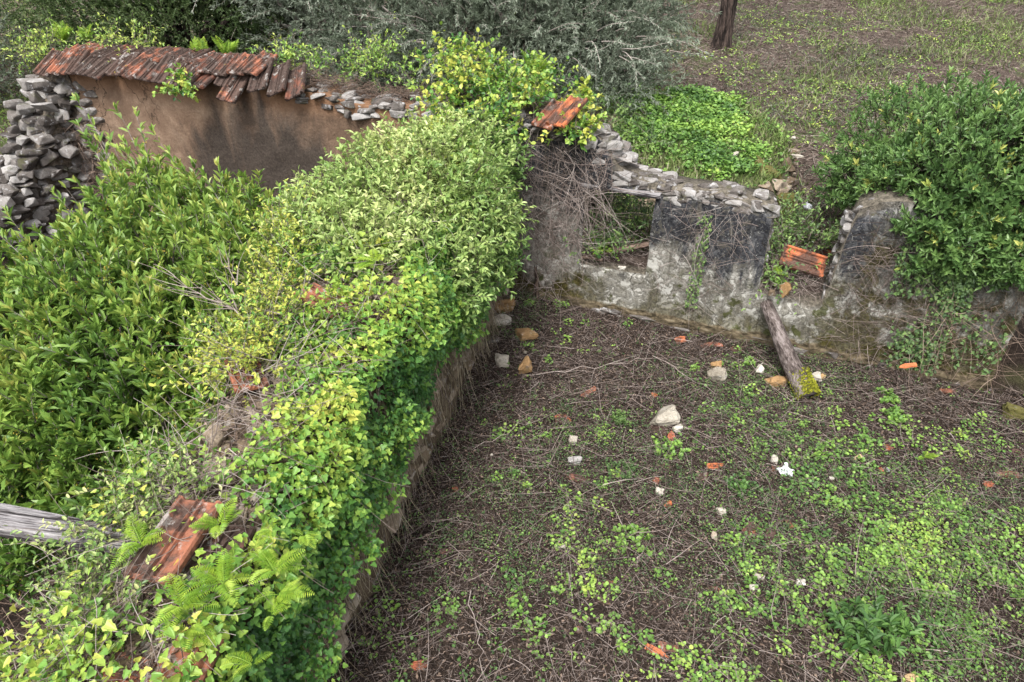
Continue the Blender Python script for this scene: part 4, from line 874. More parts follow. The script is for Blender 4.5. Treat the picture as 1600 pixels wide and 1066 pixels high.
# ------------------------------------------------------------------ pale shrub crowning the junction
def ell_pts(n, c, r, inner=.55):
    d = rvec(n); return np.array(c)+d*np.array(r)*(U(inner, 1, n)[:, None]), d
def junction_shrub():
    t = thing('climbing_shrub', 'dense pale green small leaved shrub crowning the junction of both walls', 'shrub', (0, 0, 0))
    mb = MB(); st = MB()
    blobs = [((-.95, 6.5, 2.12), (.88, .9, .55), 1700), ((-.6, 7.25, 2.15), (.68, .6, .42), 1000), ((-1.4, 5.9, 2.05), (.7, .7, .38), 900), ((-.48, 6.4, 1.7), (.5, .9, .62), 900), ((-1.8, 6.2, 2.0), (.4, .4, .25), 250), ((-.62, 5.6, 1.75), (.4, .7, .5), 600), ((-1.2, 5.3, 2.1), (.55, .5, .32), 420), ((-1.0, 7.2, 2.15), (.55, .5, .35), 500)]
    for c, r, n in blobs:
        p, d = ell_pts(n, c, r, .35); C_ = strands(p, d*np.array((1, 1, .6))+np.array((0, 0, .75))+rvec(n)*.5, U(.12, .28, n), 5, .35, .15)
        C_ += (.1*fbm(p[:, 0]*3, p[:, 1]*3, p[:, 2]*3, seed=181))[:, None, None]*d[:, None]
        tubes(st, C_, .0025, .001, U(.1, .7, n), 3)
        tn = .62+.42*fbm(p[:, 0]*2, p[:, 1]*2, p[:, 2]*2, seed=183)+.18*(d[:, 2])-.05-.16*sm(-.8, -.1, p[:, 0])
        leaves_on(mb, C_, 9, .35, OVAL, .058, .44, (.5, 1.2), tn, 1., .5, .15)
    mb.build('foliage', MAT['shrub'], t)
    n = 22; C_ = strands(O2+D2*U(5.6, 7.2, n)[:, None]+N2*U(0, .5, n)[:, None]+np.array((0, 0, 1.9)), rvec(n)+np.array((0, 0, 1.)), U(.5, .9, n), 7, .5); tubes(st, C_, .012, .004, U(.1, .6, n), 5)
    st.build('stems', MAT['twig'], t)
junction_shrub()

# ------------------------------------------------------------------ bay tree in the left room
def bay():
    t = thing('bay_laurel', 'large fresh green laurel with long pointed leaves filling the left room', 'laurel', (-3.9, 5.9, 0))
    mb = MB(); st = MB(); bd = MB(); o0 = np.array((3.9, -5.9, 0))
    def env(x, y): # crown surface height
        h = np.interp(y, [2.2, 2.9, 3.8, 5, 6.2, 7.2, 8.2], [.6, 1.0, 1.5, 1.92, 2.12, 2.25, 2.0])
        h = h-.38*np.clip(x+3.5, 0, 2)*sm(5.6, 6.6, y)
        return h+.34*fbm(x*.9, y*.9, seed=191, o=3)+.12*fbm(x*3, y*3, seed=193, o=2)
    n = 3900; y = U(3.3, 8.4, n); xl = -np.minimum(1.05+.82*y, 9); xr = np.interp(y, [2.2, 3, 4.5, 6, 8], [-2.0, -2.1, -2.05, -2.0, -2.6]); x = xl+(xr-xl)*U(0, 1, n)
    s, o = to_wall(x, y)
    corner = ((x < -4.15-.25*vn(x*2, y*2)) & (y > 5.8)) | (o > -1.9)
    k = ~corner; x, y = x[k], y[k]; n = len(x)
    dep = U(0, 1, n)**1.6*.9; z = env(x, y)-dep-.22
    d = np.array((0.05, -.25, 1.))+rvec(n)*.42
    C_ = strands(np.stack([x, y, z], -1), d, U(.28, .5, n), 6, .25, -.05)
    # long leading shoots
    tips = [(115, 150, 7.6), (180, 165, 7.5), (238, 205, 7.4), (262, 235, 7.3), (100, 290, 6.6), (130, 300, 6.4), (30, 370, 5.6), (8, 330, 5.8), (60, 400, 5.2), (300, 250, 7.0), (330, 310, 6.7), (205, 250, 7.2), (270, 285, 7.0), (150, 215, 7.3), (190, 230, 7.2), (345, 330, 6.5), (160, 300, 6.8)]
    for px, py, Y in tips:
        r = ray(px, py); tip = np.array((r[0]*Y/r[1], Y, CAM_H+r[2]*Y/r[1])); m = 9
        b0 = tip+np.array((.35, -.3, -1.05))
        for j in range(m):
            e = tip+rvec(1)[0]*np.array((.16, .16, .16))*(j > 0)+np.array((.06, -.05, -.13))*j; b = b0+rvec(1)[0]*.12
            c = b+(e-b)*np.linspace(.15, 1, 6)[:, None]+np.array((.03, 0, .05))*np.sin(np.linspace(0, 3.1, 6))[:, None]
            C_ = np.concatenate((C_, c[None]))
    n = len(C_)
    C_ = C_+o0
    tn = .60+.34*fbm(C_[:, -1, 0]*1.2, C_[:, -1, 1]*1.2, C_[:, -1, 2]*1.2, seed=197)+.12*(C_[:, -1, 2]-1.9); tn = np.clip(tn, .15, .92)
    tubes(st, C_, .006, .002, U(.1, .6, n), 4)
    leaves_on(mb, C_, 16, .12, OVAL, .102, .33, (.35, 1.0), tn, .8, .55, .0)
    leaves_on(mb, C_, 4, .92, OVAL, .075, .34, (.15, .5), np.clip(tn+.22, 0, 1), .8, .5, 0.)
    # yellowish flower buds
    k = U(0, 1, n) < .45; Cb = C_[k]; m = len(Cb); per = 9; f = U(.35, .85, (m, per))*5; i = f.astype(int); pp = Cb[np.arange(m)[:, None], i].reshape(-1, 3)+rvec(m*per)*.025
    V, F = HULLS[0]; inst(bd, V, [F], pp, *[np.tile(a, (len(pp), 1)) for a in np.eye(3)], .011, .011, .011, U(0, 1, len(pp)))
    mb.build('foliage', MAT['bay'], t); bd.build('flower_buds', MAT['bud'], t)
    n = 60; e = np.stack([U(-5.8, -2.7, n), U(3.4, 7.4, n), U(.9, 1.35, n)], -1)+o0; b = np.stack([U(-.5, .5, n), U(-.5, .5, n), np.zeros(n)], -1)
    tt = np.linspace(0, 1, 8)[None, :, None]; C2 = b[:, None]*(1-tt)+e[:, None]*tt+np.array((0, 0, .1))*np.sin(tt*3.14); tubes(st, C2, .035, .008, U(.1, .5, n), 6)
    st.build('branches', MAT['greybark'], t)
bay()
def dark_floor_left():
    mb = MB(); n = 2200; x = U(-4.6, -1.9, n); y = U(1.6, 4.0, n); p = np.stack([x, y, gz(x, y)+U(0, .2, n)], -1)
    tubes(mb, strands(p, rvec(n)*np.array((1, 1, .4)), U(.1, .6, n), 5, .35), U(.002, .005, n), .001, U(0, 1, n), 3)
    tag(mb.build('twig_litter', MAT['litter']), 'dark dead twigs in the shaded corner under the grey beam', 'twig litter', kind='stuff')
dark_floor_left()
# honeysuckle-like bramble spilling off the cross wall towards the left, low corner
def bramble(name, label, pxs, z, n, spread, mat, L, tone, cat='bramble', per=10, wd=.5, up=.6, Ls=(.2, .5)):
    t = thing(name, label, cat, tuple(P(pxs[0][0], pxs[0][1], z)))
    o = np.array(t.location); mb = MB(); st = MB(); pts = []
    for px, py, zz in pxs:
        c = P(px, py, zz); m = n//len(pxs); pts.append(c+RNG.normal(size=(m, 3))*np.array((spread, spread, spread*.45)))
    p = np.concatenate(pts)-o; m = len(p)
    C_ = strands(p, rvec(m)+np.array((0, 0, up)), U(*Ls, m), 6, .45, .4); tubes(st, C_, U(.0015, .0035, m), .001, U(.3, 1, m), 3)
    leaves_on(mb, C_, per, .1, OVAL, L, wd, (.5, 1.3), np.clip(tone+.2*RNG.normal(size=m), 0, 1), 1., .6)
    mb.build('foliage', mat, t); st.build('stems', MAT['twig'], t); return t
bramble('bramble', 'thin leaved bramble trailing off the cross wall in the lower left corner', [(180, 900, 1.5), (160, 960, 1.5), (130, 1010, 1.45), (210, 990, 1.6), (90, 1050, 1.4), (210, 880, 1.6), (170, 1040, 1.5)], 1.5, 620, .09, MAT['shrub'], .032, .5, per=8)
bramble('bramble', 'small leaved bramble above the end of the grey beam', [(215, 790, 1.72), (250, 780, 1.75), (180, 830, 1.7), (300, 770, 1.78)], 1.7, 190, .09, MAT['shrub'], .034, .6)
bramble('flowering_bramble', 'yellowish seed headed bramble bulging over the left side of the cross wall', [(385, 540, 1.95), (400, 565, 1.95), (455, 370, 2.1), (455, 400, 2.05), (465, 385, 2.1), (435, 500, 2.0), (375, 570, 1.9), (445, 450, 2.0), (480, 345, 2.1)], 2.0, 760, .09, MAT['ivy'], .038, .86, per=13)

# ------------------------------------------------------------------ vegetation on the long wall
bramble('ivy_clump', 'bright yellow ivy clump standing tallest on the long wall crest', [(700, 105, 2.85), (720, 130, 2.75), (740, 110, 2.8), (700, 150, 2.6), (725, 90, 2.9), (760, 130, 2.7), (690, 175, 2.5)], 2.6, 190, .085, MAT['ivy'], .060, .70, 'ivy', 9, .8, .8)
bramble('ivy_clump', 'rounded light green ivy clump left of the propped roof tiles', [(800, 140, 2.62), (830, 160, 2.6), (790, 165, 2.55), (815, 125, 2.68), (775, 190, 2.5), (760, 150, 2.6), (840, 135, 2.65)], 2.5, 360, .095, MAT['ivy'], .055, .60, 'ivy', 10, .8, .6)
bramble('ivy_clump', 'small ivy sprig spilling right of the propped roof tiles', [(905, 170, 2.5), (915, 200, 2.4), (890, 205, 2.38), (910, 150, 2.5)], 2.4, 110, .07, MAT['ivy'], .06, .75, 'ivy', 9, .8, .5, (.1, .25))
bramble('climber_sprig', 'small green climber sprig between the roof tiles', [(282, 120, 2.55), (290, 128, 2.5), (268, 142, 2.4), (292, 145, 2.4)], 2.5, 50, .05, MAT['ivy'], .06, .62, 'climber', 7, .7, .5, (.08, .2))
bramble('wall_herbs', 'fresh green herbs growing on the crest right of the fern', [(440, 90, 2.75), (470, 95, 2.7), (500, 108, 2.6), (580, 95, 2.6), (590, 110, 2.55), (600, 80, 2.7), (550, 110, 2.55), (640, 120, 2.5)], 2.6, 230, .13, MAT['clover'], .055, .6, 'herbs', 8)
bramble('wall_herbs', 'tufted yellow herbs at the left tip of the wall crest', [(60, 75, 2.6), (90, 65, 2.65), (40, 80, 2.5), (160, 65, 2.75), (205, 70, 2.7), (225, 72, 2.7)], 2.6, 150, .11, MAT['clover'], .05, .85, 'herbs', 8)
bramble('wall_herbs', 'mixed green plants behind the wall between the ivy clump and the mound', [(870, 130, 2.0), (900, 120, 2.0), (930, 160, 1.8), (960, 190, 1.6), (940, 210, 1.6), (850, 110, 2.1), (980, 150, 1.6), (930, 130, 1.8), (1000, 230, 1.4), (890, 100, 2.)], 2.0, 620, .22, MAT['herb'], .06, .72, 'herbs', 12)
# dirt and dead stems on the crest
mb = MB(); n = 5500; s = U(1.0, 9.3, n); p = np.stack([s, U(.1, .55, n), btop(s)+U(.0, .14, n)], -1)
C_ = strands(p, rvec(n)*np.array((1, 1, .4)), U(.05, .3, n), 4, .4); C_ = OW+C_[..., 0:1]*DW+C_[..., 1:2]*NW+C_[..., 2:3]*np.array((0, 0, 1.))
tubes(mb, C_, .0028, .0012, U(.0, .9, n), 3); tag(mb.build('twig_litter', MAT['litter']), 'brown dead stems matted along the crest of the long wall', 'twig litter', kind='stuff')
def wall_creeper(label, pts, n, Lr, mat, y=-.03, dirz=-.3, r=.0035, tone=(.35, 1.1)):
    mb = MB(); s, z = [], []
    for s0, s1, z0, z1, k in pts:
        m = int(n*k); s.append(U(s0, s1, m)); z.append(U(z0, z1, m))
    s = np.concatenate(s); z = np.concatenate(z); m = len(s); d = rvec(m)*np.array((1., .25, 1.)); d[:, 2] += dirz
    C_ = strands(np.stack([s, np.full(m, y)-U(0, .09, m), z], -1), d, U(*Lr, m), 8, .45, .1); C_[..., 1] = np.minimum(C_[..., 1], .0)
    C_[..., 2] = np.maximum(C_[..., 2], .05)
    C_ = OW+C_[..., 0:1]*DW+C_[..., 1:2]*NW+C_[..., 2:3]*np.array((0, 0, 1.)); tubes(mb, C_, U(.4, 1.2, m)*r, r*.25, U(*tone, m), 3)
    return tag(mb.build('dead_creeper', mat), label, 'dead creeper')
wall_creeper('grey tangle of leafless creeper on the plaster between ivy and window', [(8.0, 9.15, .9, 2.35, .36), (8.0, 9.0, .2, 1.3, .14), (8.9, 9.5, 1.4, 2.2, .12)], 1500, (.25, .9), MAT['twig'])
wall_creeper('fine dead creeper strands crossing the two dark plaster panels', [(10.1, 11.2, .6, 1.75, 1), (10.5, 10.7, .3, 1.7, .6)], 120, (.2, .6), MAT['twig'], r=.0026)
wall_creeper('matted brown creeper hanging over the pier right of the gap', [(12.15, 13.2, .2, 1.5, 1), (12.3, 12.8, 1.2, 1.8, .3)], 330, (.2, .6), MAT['twig'], tone=(.1, .9), dirz=-.5, r=.003)
wall_creeper('thin brown stems trailing over the ivy hung end of the wall', [(13.0, 13.9, .2, 1.3, 1)], 260, (.2, .6), MAT['litter'], dirz=-.6)
wall_creeper('dark dead creeper strands over the grey rubble corner', [(.1, 1.3, .3, 1.7, 1)], 420, (.2, .6), MAT['litter'], dirz=-.4, r=.004, y=-.12)
# thicker trunk of the creeper at the wall foot
mb = MB(); b = W(8.62, -.08, 0.); e = W(8.58, -.06, .55); n = 10
C_ = b+(e-b)*np.linspace(0, 1, 8)[None, :, None]+RNG.normal(size=(n, 1, 3))*.015+.012*RNG.normal(size=(n, 8, 3)); tubes(mb, C_, .012, .006, U(0, .6, n), 5)
tag(mb.build('creeper_stump', MAT['litter']), 'dark twisted creeper stump at the wall foot below the tangle', 'creeper stump')
def wall_ivy(label, spans, n, L, mat, tone, thk=.12):
    mb = MB(); s, z = [], []
    for s0, s1, z0, z1, k in spans: m = int(n*k); s.append(U(s0, s1, m)); z.append(U(z0, z1, m))
    s = np.concatenate(s); z = np.concatenate(z); k = U(0, 1, len(s)) < np.clip(.65+1.5*fbm(s*2.2, z*2.2, seed=201), 0, 1); s, z = s[k], z[k]; m = len(s)
    pos = OW+DW*s[:, None]+NW*(-.02-U(0, thk, m))[:, None]+np.array((0, 0, 1.))*z[:, None]
    ln = L*U(.6, 1.3, m); leaves(mb, IVY, pos, rvec(m)*.7+np.array((0, 0, -.8))-NW*.3, -NW+np.array((0, 0, .5))+rvec(m)*.45, ln, ln*.85, np.clip(tone+U(-.3, .3, m), 0, 1))
    return tag(mb.build('ivy', mat), label, 'ivy')
wall_ivy('dark green ivy hanging down the wall below the round bush', [(12.75, 13.35, .15, 1.5, .45), (12.6, 13.4, .9, 1.6, .25), (13.4, 13.85, .3, 1.0, .04)], 6000, .035, MAT['herb'], .6)
wall_ivy('narrow line of tiny green leaves in the crack between the dark panels', [(10.53, 10.68, .35, 1.6, 1)], 330, .028, MAT['herb'], .7, .04)
bramble('shrub', 'undergrowth of dark stems and leaves seen through the window hole', [(950, 340, 1.1), (940, 380, .95), (985, 330, 1.2), (930, 320, 1.3), (1000, 350, 1.1), (960, 310, 1.35)], 1.1, 260, .16, MAT['herb'], .045, .6, 'shrub', 11)
bramble('ivy_sprig', 'bright leaved sprig at the back left corner of the window sill', [(925, 375, .9), (940, 390, .85), (960, 370, .9)], .9, 90, .08, MAT['ivy'], .045, .45, 'sprig', 8, .8, .5, (.1, .2))
bramble('weed', 'leafy weeds rooted in the gap behind the black panel', [(1215, 375, 1.05), (1200, 395, .95), (1240, 360, 1.1), (1225, 345, 1.15), (1210, 430, .85), (1295, 380, 1.05)], 1.0, 260, .12, MAT['herb'], .05, .8, 'weeds', 9)
# twig litter in the openings
mb = MB(); n = 1500; s = np.concatenate((U(11.36, 12.0, 900), U(9.2, 9.98, 600))); y = U(.02, .55, n); z = .72+.35*y; 
C_ = strands(np.stack([s, y, z+U(0, .05, n)], -1), rvec(n)*np.array((1, 1, .3)), U(.04, .2, n), 3, .3); C_ = OW+C_[..., 0:1]*DW+C_[..., 1:2]*NW+C_[..., 2:3]*np.array((0, 0, 1.)); tubes(mb, C_, .0025, .001, U(0, 1, n), 3)
tag(mb.build('twig_litter', MAT['twig']), 'loose twigs lying on the sills of the window and the gap', 'twig litter', kind='stuff')
# ------------------------------------------------------------------ round bush at the right
def round_bush():
    c = np.array((4.75, 7.0, 2.0)); t = thing('evergreen_bush', 'big glossy evergreen bush with yellow young leaf rosettes over the wall', 'bush', tuple(c*np.array((1, 1, 0))))
    o = np.array(t.location); mb = MB(); st = MB()
    blobs = [((5.0, 7.0, 1.98), (1.1, 1.05, .9), 1600), ((4.5, 7.3, 1.85), (.6, .7, .6), 560), ((5.7, 7.2, 2.0), (1.1, 1.1, .9), 900), ((5.2, 8.2, 2.0), (1.3, 1.0, .85), 700), ((4.5, 6.45, 1.6), (.5, .45, .4), 360), ((5.3, 6.1, 1.6), (.6, .5, .42), 420), ((4.35, 6.55, 1.8), (.38, .4, .3), 200), ((4.4, 7.9, 1.7), (.5, .6, .42), 300), ((6.4, 6.6, 1.9), (.9, .9, .9), 420)]
    for bc, r, n in blobs:
        p, d = ell_pts(n, bc, r, .75); k = (d[:, 2] > -.75); p, d = p[k], d[k]; n = len(p)
        d2 = nrm(d+np.array((0, -.1, .55))+rvec(n)*.5); p = p+d*(U(-.12, .10, n)+.30*fbm(p[:, 0]*2.5, p[:, 1]*2.5, p[:, 2]*2.5, seed=211))[:, None]-o
        C_ = strands(p-d2*.18, d2, .2, 4, .2); tubes(st, C_, .005, .003, U(0, .6, n), 3)
        # whorl of 9 leaves at the tip
        per = 10; T = nrm(C_[:, -1]-C_[:, -2]); A = nrm(np.cross(T, rvec(n))); B = np.cross(T, A); ph = (np.arange(per)*2.4)[None]+U(0, 6, n)[:, None]
        rad = np.cos(ph)[..., None]*A[:, None]+np.sin(ph)[..., None]*B[:, None]; tilt = np.linspace(.35, 1.25, per)[None, :, None]
        ax = (T[:, None]*np.cos(tilt)+rad*np.sin(tilt)).reshape(-1, 3); nr = (T[:, None]*np.sin(tilt)-rad*np.cos(tilt)).reshape(-1, 3)+rvec(n*per)*.2
        pos = (C_[:, -1][:, None]-T[:, None]*(np.arange(per)*.009)[None, :, None]).reshape(-1, 3); ln = .088*U(.6, 1.2, n*per)
        yel = U(0, 1, n) < .055; tn = np.where(yel[:, None], .95, .50+.25*U(-1, 1, n)[:, None]); inner = np.where(np.arange(per)[None] < 5, tn, np.minimum(tn, .6)); tn = inner.ravel()+U(-.08, .08, n*per)*1.
        tn = np.where(tn > .8, np.clip(tn, .92, 1), np.clip(tn, 0, .8))
        leaves(mb, OVAL, pos, ax, nr, ln, ln*.36, tn)
    mb.build('foliage', MAT['bush'], t)
    e = np.stack([U(3.8, 6, 26), U(6.3, 8, 26), U(1.3, 2.3, 26)], -1)-o; b = np.array((0.1, .9, .7))[None]+RNG.normal(size=(26, 3))*.06; tt = np.linspace(0, 1, 8)[None, :, None]; tubes(st, b[:, None]*(1-tt)+e[:, None]*tt+np.array((0, 0, .15))*np.sin(tt*3.14), .04, .008, U(0, .6, 26), 6)
    st.build('branches', MAT['bark'], t)
round_bush()

# ------------------------------------------------------------------ trees beyond
def limb_tree(t, base, crown_c, crown_r, nl, mat, r0=.16, seed=1):
    """trunk and limbs reaching into the crown"""
    mb = MB(); b = np.array(base, float); c = np.array(crown_c, float); fork = b+(c-b)*.45
    seg = b+(fork-b)*np.linspace(0, 1, 8)[:, None]+.04*RNG.normal(size=(8, 3)); tubes(mb, seg[None], r0, r0*.75, .5, 10)
    n = nl; e = c+rvec(n)*np.array(crown_r)*U(.5, .95, n)[:, None]; tt = np.linspace(0, 1, 9)[None, :, None]
    C_ = fork*(1-tt)+e[:, None]*tt+RNG.normal(size=(n, 9, 3))*.05*tt; C_[:, 0] = fork; tubes(mb, C_, r0*.5, .012, U(.2, .8, n), 6)
    return mb.build('trunk', mat, t)
def olive(label, base, blobs, n, L=.07, tone=.5, name='olive_tree', mat='olive', bk='greybark', wd=.28, per=34, droop=.35, stl=(.35, .75), tpl=LANCE):
    t = thing(name, label, 'tree', tuple(base)); o = np.array(base, float); mb = MB(); st = MB(); tot = sum(r[0]*r[1]*r[2] for _, r in blobs)
    for c, r in blobs:
        m = int(n*r[0]*r[1]*r[2]/tot); p, d = ell_pts(m, c, r, .35); C_ = strands(p-o, d+np.array((0, 0, .35))+rvec(m)*.7, U(*stl, m), 6, .4, droop)
        tn = tone+.22+.4*fbm(p[:, 0]*1.2, p[:, 1]*1.2, p[:, 2]*1.2, seed=221); k_ = U(0, 1, m) < .3; tubes(st, C_[k_], .0045, .0015, U(.3, 1, m)[k_], 3)
        leaves_on(mb, C_, per, .05, tpl, L, wd, (.35, 1.0), tn, .8, .6)
    if name == 'olive_tree':
        m = 60; c0 = np.mean([b_[0] for b_ in blobs], 0); rm = np.max([b_[1] for b_ in blobs], 0); d = rvec(m); d[:, 1] = -np.abs(d[:, 1]); d[:, 2] = np.abs(d[:, 2])*.6
        p = c0+d*rm*np.array((1.15, .9, .8))-o; C_ = strands(p, d+np.array((0, -.5, .1)), U(.5, 1.1, m), 9, .4, .5); tubes(st, C_, .008, .002, U(.9, 1.2, m), 4); leaves_on(mb, C_, 26, .3, tpl, L, wd, (.35, 1.0), .95, .8, .6)
    mb.build('foliage', MAT[mat], t); st.build('twigs', MAT['twig'], t)
    c = np.mean([b[0] for b in blobs], 0); r = np.max([b[1] for b in blobs], 0)*1.2; limb_tree(t, (0, 0, -.1), c-o, r, 22, MAT[bk])
def gb(x, y): return (x, y, float(gz(x, y)))
olive('wide grey green olive tree behind the middle of the long wall', gb(.6, 13.6), [((-.6, 12.7, 2.5), (1.7, 1.3, 1.0)), ((1.2, 12.6, 2.5), (1.5, 1.2, .95)), ((2.0, 13.2, 2.9), (1.0, 1.0, .8)), ((.2, 13.6, 3.6), (2.4, 1.5, 1.2)), ((-2.3, 12.6, 2.6), (1.2, 1.0, 1.0)), ((0, 11.6, 1.9), (1.5, .7, .6)), ((1.5, 11.7, 1.9), (1.0, .6, .5)), ((-2.2, 11.7, 1.9), (1.1, .6, .6))], 6200)
olive('olive tree with pale sprays overhanging between the dark tree and the wide olive', gb(-3.6, 14.0), [((-3.4, 13.2, 2.9), (1.2, .9, 1.1)), ((-4.2, 13.9, 3.8), (1.4, 1.1, .9))], 1300, tone=.62)
olive('dense dark evergreen oak behind the tiled end of the wall', gb(-6.4, 14.2), [((-6.3, 13.6, 2.5), (2.3, 1.2, 1.2)), ((-4.3, 13.8, 2.3), (1.2, 1.0, 1.1)), ((-7.8, 14.2, 3.0), (1.8, 1.2, 1.3)), ((-5.4, 14.4, 3.7), (2.6, 1.4, 1.3))], 5200, .048, .45, 'evergreen_oak', 'darkleaf', 'bark', .55, 34, .15, (.25, .5), OVAL)
olive('grey leaved scrubby tree at the far left top corner', gb(-10.4, 13.6), [((-10.0, 13.0, 2.3), (1.1, 1.0, .9)), ((-11.2, 13.8, 3.0), (1.4, 1.1, 1.1)), ((-9.3, 12.6, 1.7), (.6, .6, .4))], 1200, .05, .3, 'scrubby_tree', 'olive', 'greybark', .5, 22)
# pine trunk on the slope
def pine_trunk():
    p = P(1126, 76, 0); 
    for _ in range(8): p = P(1126, 76, float(gz(p[0], p[1])))
    t = thing('pine_tree', 'dark straight pine trunk standing on the open slope at the top', 'tree', tuple(p)); mb = MB(); k, m = 14, 40; zs = np.linspace(-.15, 7.5, m); an = np.arange(k)*2*math.pi/k; A, Z = np.meshgrid(an, zs)
    r = (.19-.012*Z+.10*np.exp(-(Z+.1)*4))*(1+.12*fbm(np.cos(A)*3, np.sin(A)*3, Z*1.5, seed=231)+.05*fbm(np.cos(A)*9, np.sin(A)*9, Z*3, seed=233))
    X = np.cos(A)*r+.035*Z; Y = np.sin(A)*r; i = np.arange(m-1)[:, None]*k+np.arange(k)[None]; j = np.arange(m-1)[:, None]*k+(np.arange(k)[None]+1) % k
    mb.add(np.stack([X, Y, Z], -1).reshape(-1, 3), np.stack([i, j, j+k, i+k], -1).reshape(-1, 4)); mb.build('trunk', MAT['bark'], t, smooth=True)
    # crown far above the frame
    mb = MB(); n = 700; pp, d = ell_pts(n, (.3, 0, 8.4), (2.3, 2.3, 1.5), .3); C_ = strands(pp, d+np.array((0, 0, .6)), U(.3, .6, n), 5, .3); leaves_on(mb, C_, 14, .1, LANCE, .13, .05, (.3, .9), .4); mb.build('crown', MAT['darkleaf'], t)
pine_trunk()

# ------------------------------------------------------------------ ferns
def fern_mesh(nfr, L, seed, spread=1., el0=.5, el1=1.2, drp=1.1):
    rs = np.random.default_rng(seed); mb = MB(); st = MB()
    for f in range(nfr):
        az = rs.uniform(0, 6.28); el = rs.uniform(el0, el1)/spread; l = L*rs.uniform(.7, 1.1); m = 18; tt = np.linspace(0, 1, m); e = el-tt*drp
        dx = np.cumsum(np.cos(e))*l/m; dz = np.cumsum(np.sin(e))*l/m; c = np.stack([np.cos(az)*dx, np.sin(az)*dx, dz], -1)
        tubes(mb, c[None], .0022, .001, .5, 3); T = nrm(np.gradient(c, axis=0)); side = np.array((-math.sin(az), math.cos(az), 0)); nn_ = nrm(np.cross(side, T))*-1
        for sg in (1, -1):
            pl = l*.26*np.sin(np.clip(tt*.9+.12, 0, 1)*3.1)**.7+.004; k = slice(2, m)
            cc = np.repeat(c[k], 1, 0); ax = side*sg+T[k]*.35+rs.normal(size=(m-2, 3))*.06; leaves(mb, LANCE, cc, ax, nn_[k]+0*ax, pl[k], np.full(m-2, l*.036), np.clip(.55+rs.uniform(-.3, .3)+rs.uniform(-.1, .1, m-2), 0, 1))
    o = mb.build('fern', MAT['fern']); me = o.data; bpy.data.objects.remove(o); return me
FM = [fern_mesh(9, .24, 1), fern_mesh(7, .22, 2), fern_mesh(11, .3, 3), fern_mesh(5, .2, 4, 1.3), fern_mesh(16, .34, 5, 1., 1.05, 1.5, .5), fern_mesh(13, .30, 6, 1., 1.0, 1.5, .55)]
FS_K = 1.
def fern(i, p, label, sc=1., rz=0.):
    o = bpy.data.objects.new('fern', FM[i]); COL.objects.link(o); o.location = tuple(p); o.scale = (sc*FS_K,)*3; o.rotation_euler = (0, 0, rz); return tag(o, label, 'fern', 'ferns rooted in the old walls')
for k, (px, py, z, i, sc, l) in enumerate([(100, 68, 2.6, 4, 1.1, 'tall yellow fern at the left tip of the tiled crest'), (138, 66, 2.65, 5, .95, 'shorter yellow fern right behind the tall one at the left tip'), (318, 92, 2.62, 4, 1.0, 'green fern behind the tiles, left of the crest pair'), (356, 93, 2.62, 5, 1.1, 'green fern behind the tiles, right of the crest pair'),
  (455, 100, 2.65, 5, .6, 'small yellow fern where the tile row ends'), (835, 125, 2.7, 4, 1.1, 'feathery fern rising above the rounded ivy clump')]):
    fern(i, P(px, py, z), l, sc, k*1.3)
FS_K = .78
for k, (px, py, i, sc, l, lift) in enumerate([(345, 825, 0, .85, 'fern covering the upper right of the large ridged tile', .28), (222, 852, 0, .9, 'yellow fern at the end of the grey beam', .2), (350, 915, 2, .75, 'largest fern below the ridged tile', .26), (285, 950, 0, .9, 'fern left below the largest cross wall fern', .22), (295, 985, 1, .8, 'low fern above the bottom edge tiles', .2),
   (430, 895, 0, .9, 'bright fern alone in the ivy right of the tiles', .38), (435, 930, 3, 1., 'drooping fern just below the bright lone one', .36), (425, 962, 3, .8, 'lowest fern in the right hand ivy', .34), (585, 412, 1, 1.0, 'yellow fern high on the cross wall under the pale shrub', .3), (395, 1040, 3, .8, 'fern at the bottom edge right of the tiles', .3), (425, 830, 3, .7, 'small fern above the bright lone one', .36), (475, 838, 3, .7, 'small pale fern right above the lone bright one', .32)]):
    fern(i, on_cross(px, py, lift), l, sc, k*1.1)
fern(3, P(1443, 715, .06), 'small bright fern alone on the right floor', .85, .4)
fern(3, P(1218, 430, .88), 'leafy fern on the sill of the wall gap', 1.0, 2.2)

# ------------------------------------------------------------------ single plants on the floor
def broad_plant(px, py, label, n=26, L=.085, Ls=(.1, .3), mat='clover', tone=.22, rad=.12, tpl=OVAL, wd=.36, per=12, ang=(.7, 1.2), z0=None, name='leafy_weed'):
    p = P(px, py, 0.); p = P(px, py, float(gz(p[0], p[1])) if z0 is None else z0); t = thing(name, label, 'plant', tuple(p), group='single weeds on the floor'); mb = MB(); st = MB()
    b = np.stack([U(-rad, rad, n), U(-rad, rad, n), np.zeros(n)], -1); C_ = strands(b, np.array((0, 0, 1.))+b*2+rvec(n)*.25, U(*Ls, n), 6, .2); tubes(st, C_, .0025, .0015, .5, 3); leaves_on(mb, C_, per, .25, tpl, L, wd, ang, tone, 1., .3)
    mb.build('foliage', MAT[mat], t); st.build('stem', MAT['herb'], t)
broad_plant(1345, 1000, 'large blue green plant with long leaves near the bottom right', 22, .085, (.12, .3), 'clover', .12, .13)
broad_plant(1395, 990, 'pointed leaved plant crowding the right of the large blue green one', 12, .08, (.1, .24), 'clover', .15, .08)
broad_plant(985, 848, 'bright green clump alone in the lower middle floor', 40, .03, (.03, .09), 'clover', .5, .13, ROUND, .95, 6)
broad_plant(968, 660, 'round dark weed in the upper middle floor', 34, .025, (.05, .13), 'herb', .75, .09, OVAL, .6, 12)
broad_plant(1085, 610/1.0-30, 'tiny bright tuft near the plaster wall foot', 12, .035, (.03, .08), 'clover', .6, .04, OVAL, .5, 7)
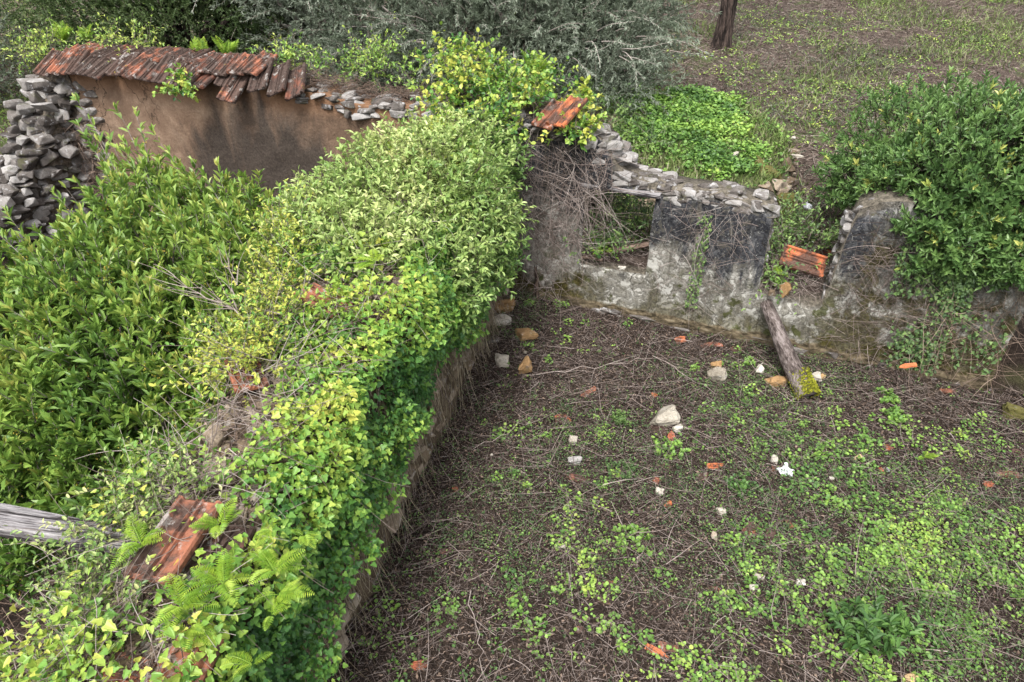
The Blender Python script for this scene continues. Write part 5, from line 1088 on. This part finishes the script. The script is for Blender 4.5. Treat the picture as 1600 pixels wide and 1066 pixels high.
broad_plant(1170, 571, 'bright tuft left of the leaning log', 14, .04, (.03, .09), 'clover', .55, .04, OVAL, .5, 7)
broad_plant(1045, 705, 'leafy clump just below the large cream stone', 34, .035, (.03, .09), 'clover', .5, .13, ROUND, .9, 6)
broad_plant(1160, 765, 'dark green mat of a weed in the centre right floor', 40, .03, (.04, .1), 'clover', .15, .14, ROUND, .9, 7)
broad_plant(1385, 625, 'upper clump of the green row near the right pier', 26, .035, (.03, .09), 'clover', .45, .09, ROUND, .95, 6)
broad_plant(1395, 655, 'lower clump of the green row near the right pier', 28, .035, (.03, .09), 'clover', .5, .1, ROUND, .95, 6)
broad_plant(1215, 448, 'spiky bright weed on the gap sill', 12, .07, (.04, .12), 'clover', .55, .05, LANCE, .3, 7, z0=.76)
broad_plant(970, 740, 'dark creeping weed in the line below the round one', 44, .022, (.05, .13), 'herb', .6, .12, OVAL, .6, 12)

# ------------------------------------------------------------------ bare branches
def bare_branch(a, b, n, label, r=.006, spread=.5, Ls=(.12, .35), mat='twig'):
    a, b = np.array(a), np.array(b); mb = MB(); tt = np.linspace(0, 1, 10)[:, None]; main = a+(b-a)*tt+.02*RNG.normal(size=(10, 3)); tubes(mb, main[None], r, r*.3, .9, 5)
    k = RNG.integers(1, 9, n); d = nrm(b-a)+rvec(n)*spread; tubes(mb, strands(main[k], d, U(*Ls, n), 6, .3), r*.5, r*.15, U(.7, 1, n), 4); return tag(mb.build('bare_branch', MAT[mat]), label, 'branch')
bare_branch(P(372, 492, 2.15), P(272, 432, 2.4), 14, 'pale leafless branch reaching over the laurel from the cross wall', .007)
bare_branch(P(370, 480, 2.15), P(352, 405, 2.4), 9, 'upright grey twig beside the pale leafless branch', .006, .4)
bare_branch(P(300, 745, 1.8), P(262, 685, 1.95), 8, 'short dead twig left of the bare wall stones', .005)
bare_branch(P(268, 775, 1.8), P(240, 735, 1.95), 7, 'dead twig with curled tips above the fern and tile', .005)
bare_branch(P(815, 590, .06), P(1020, 560, .1), 5, 'long thin stick lying before the plaster wall', .006, .25, (.15, .4))
bare_branch(P(1020, 555, .08), P(1120, 615, .06), 6, 'stick slanting down right towards the white block', .005, .3)
bare_branch(P(745, 695, .06), P(860, 700/1.08, .15), 4, 'thin stick crossing near the cross wall foot', .004, .3)
bare_branch(P(735, 935, .06), P(760, 1066, .06), 3, 'pale slanting stick in the bottom left floor', .005, .3)
bare_branch(P(1140, 950, .06), P(1165, 1010, .05), 2, 'pale stick standing out in the lower clover', .005, .3)
bare_branch(P(1205, 985, .05), P(1225, 760, .06), 5, 'long faint stalk up the centre right floor', .003, .2)
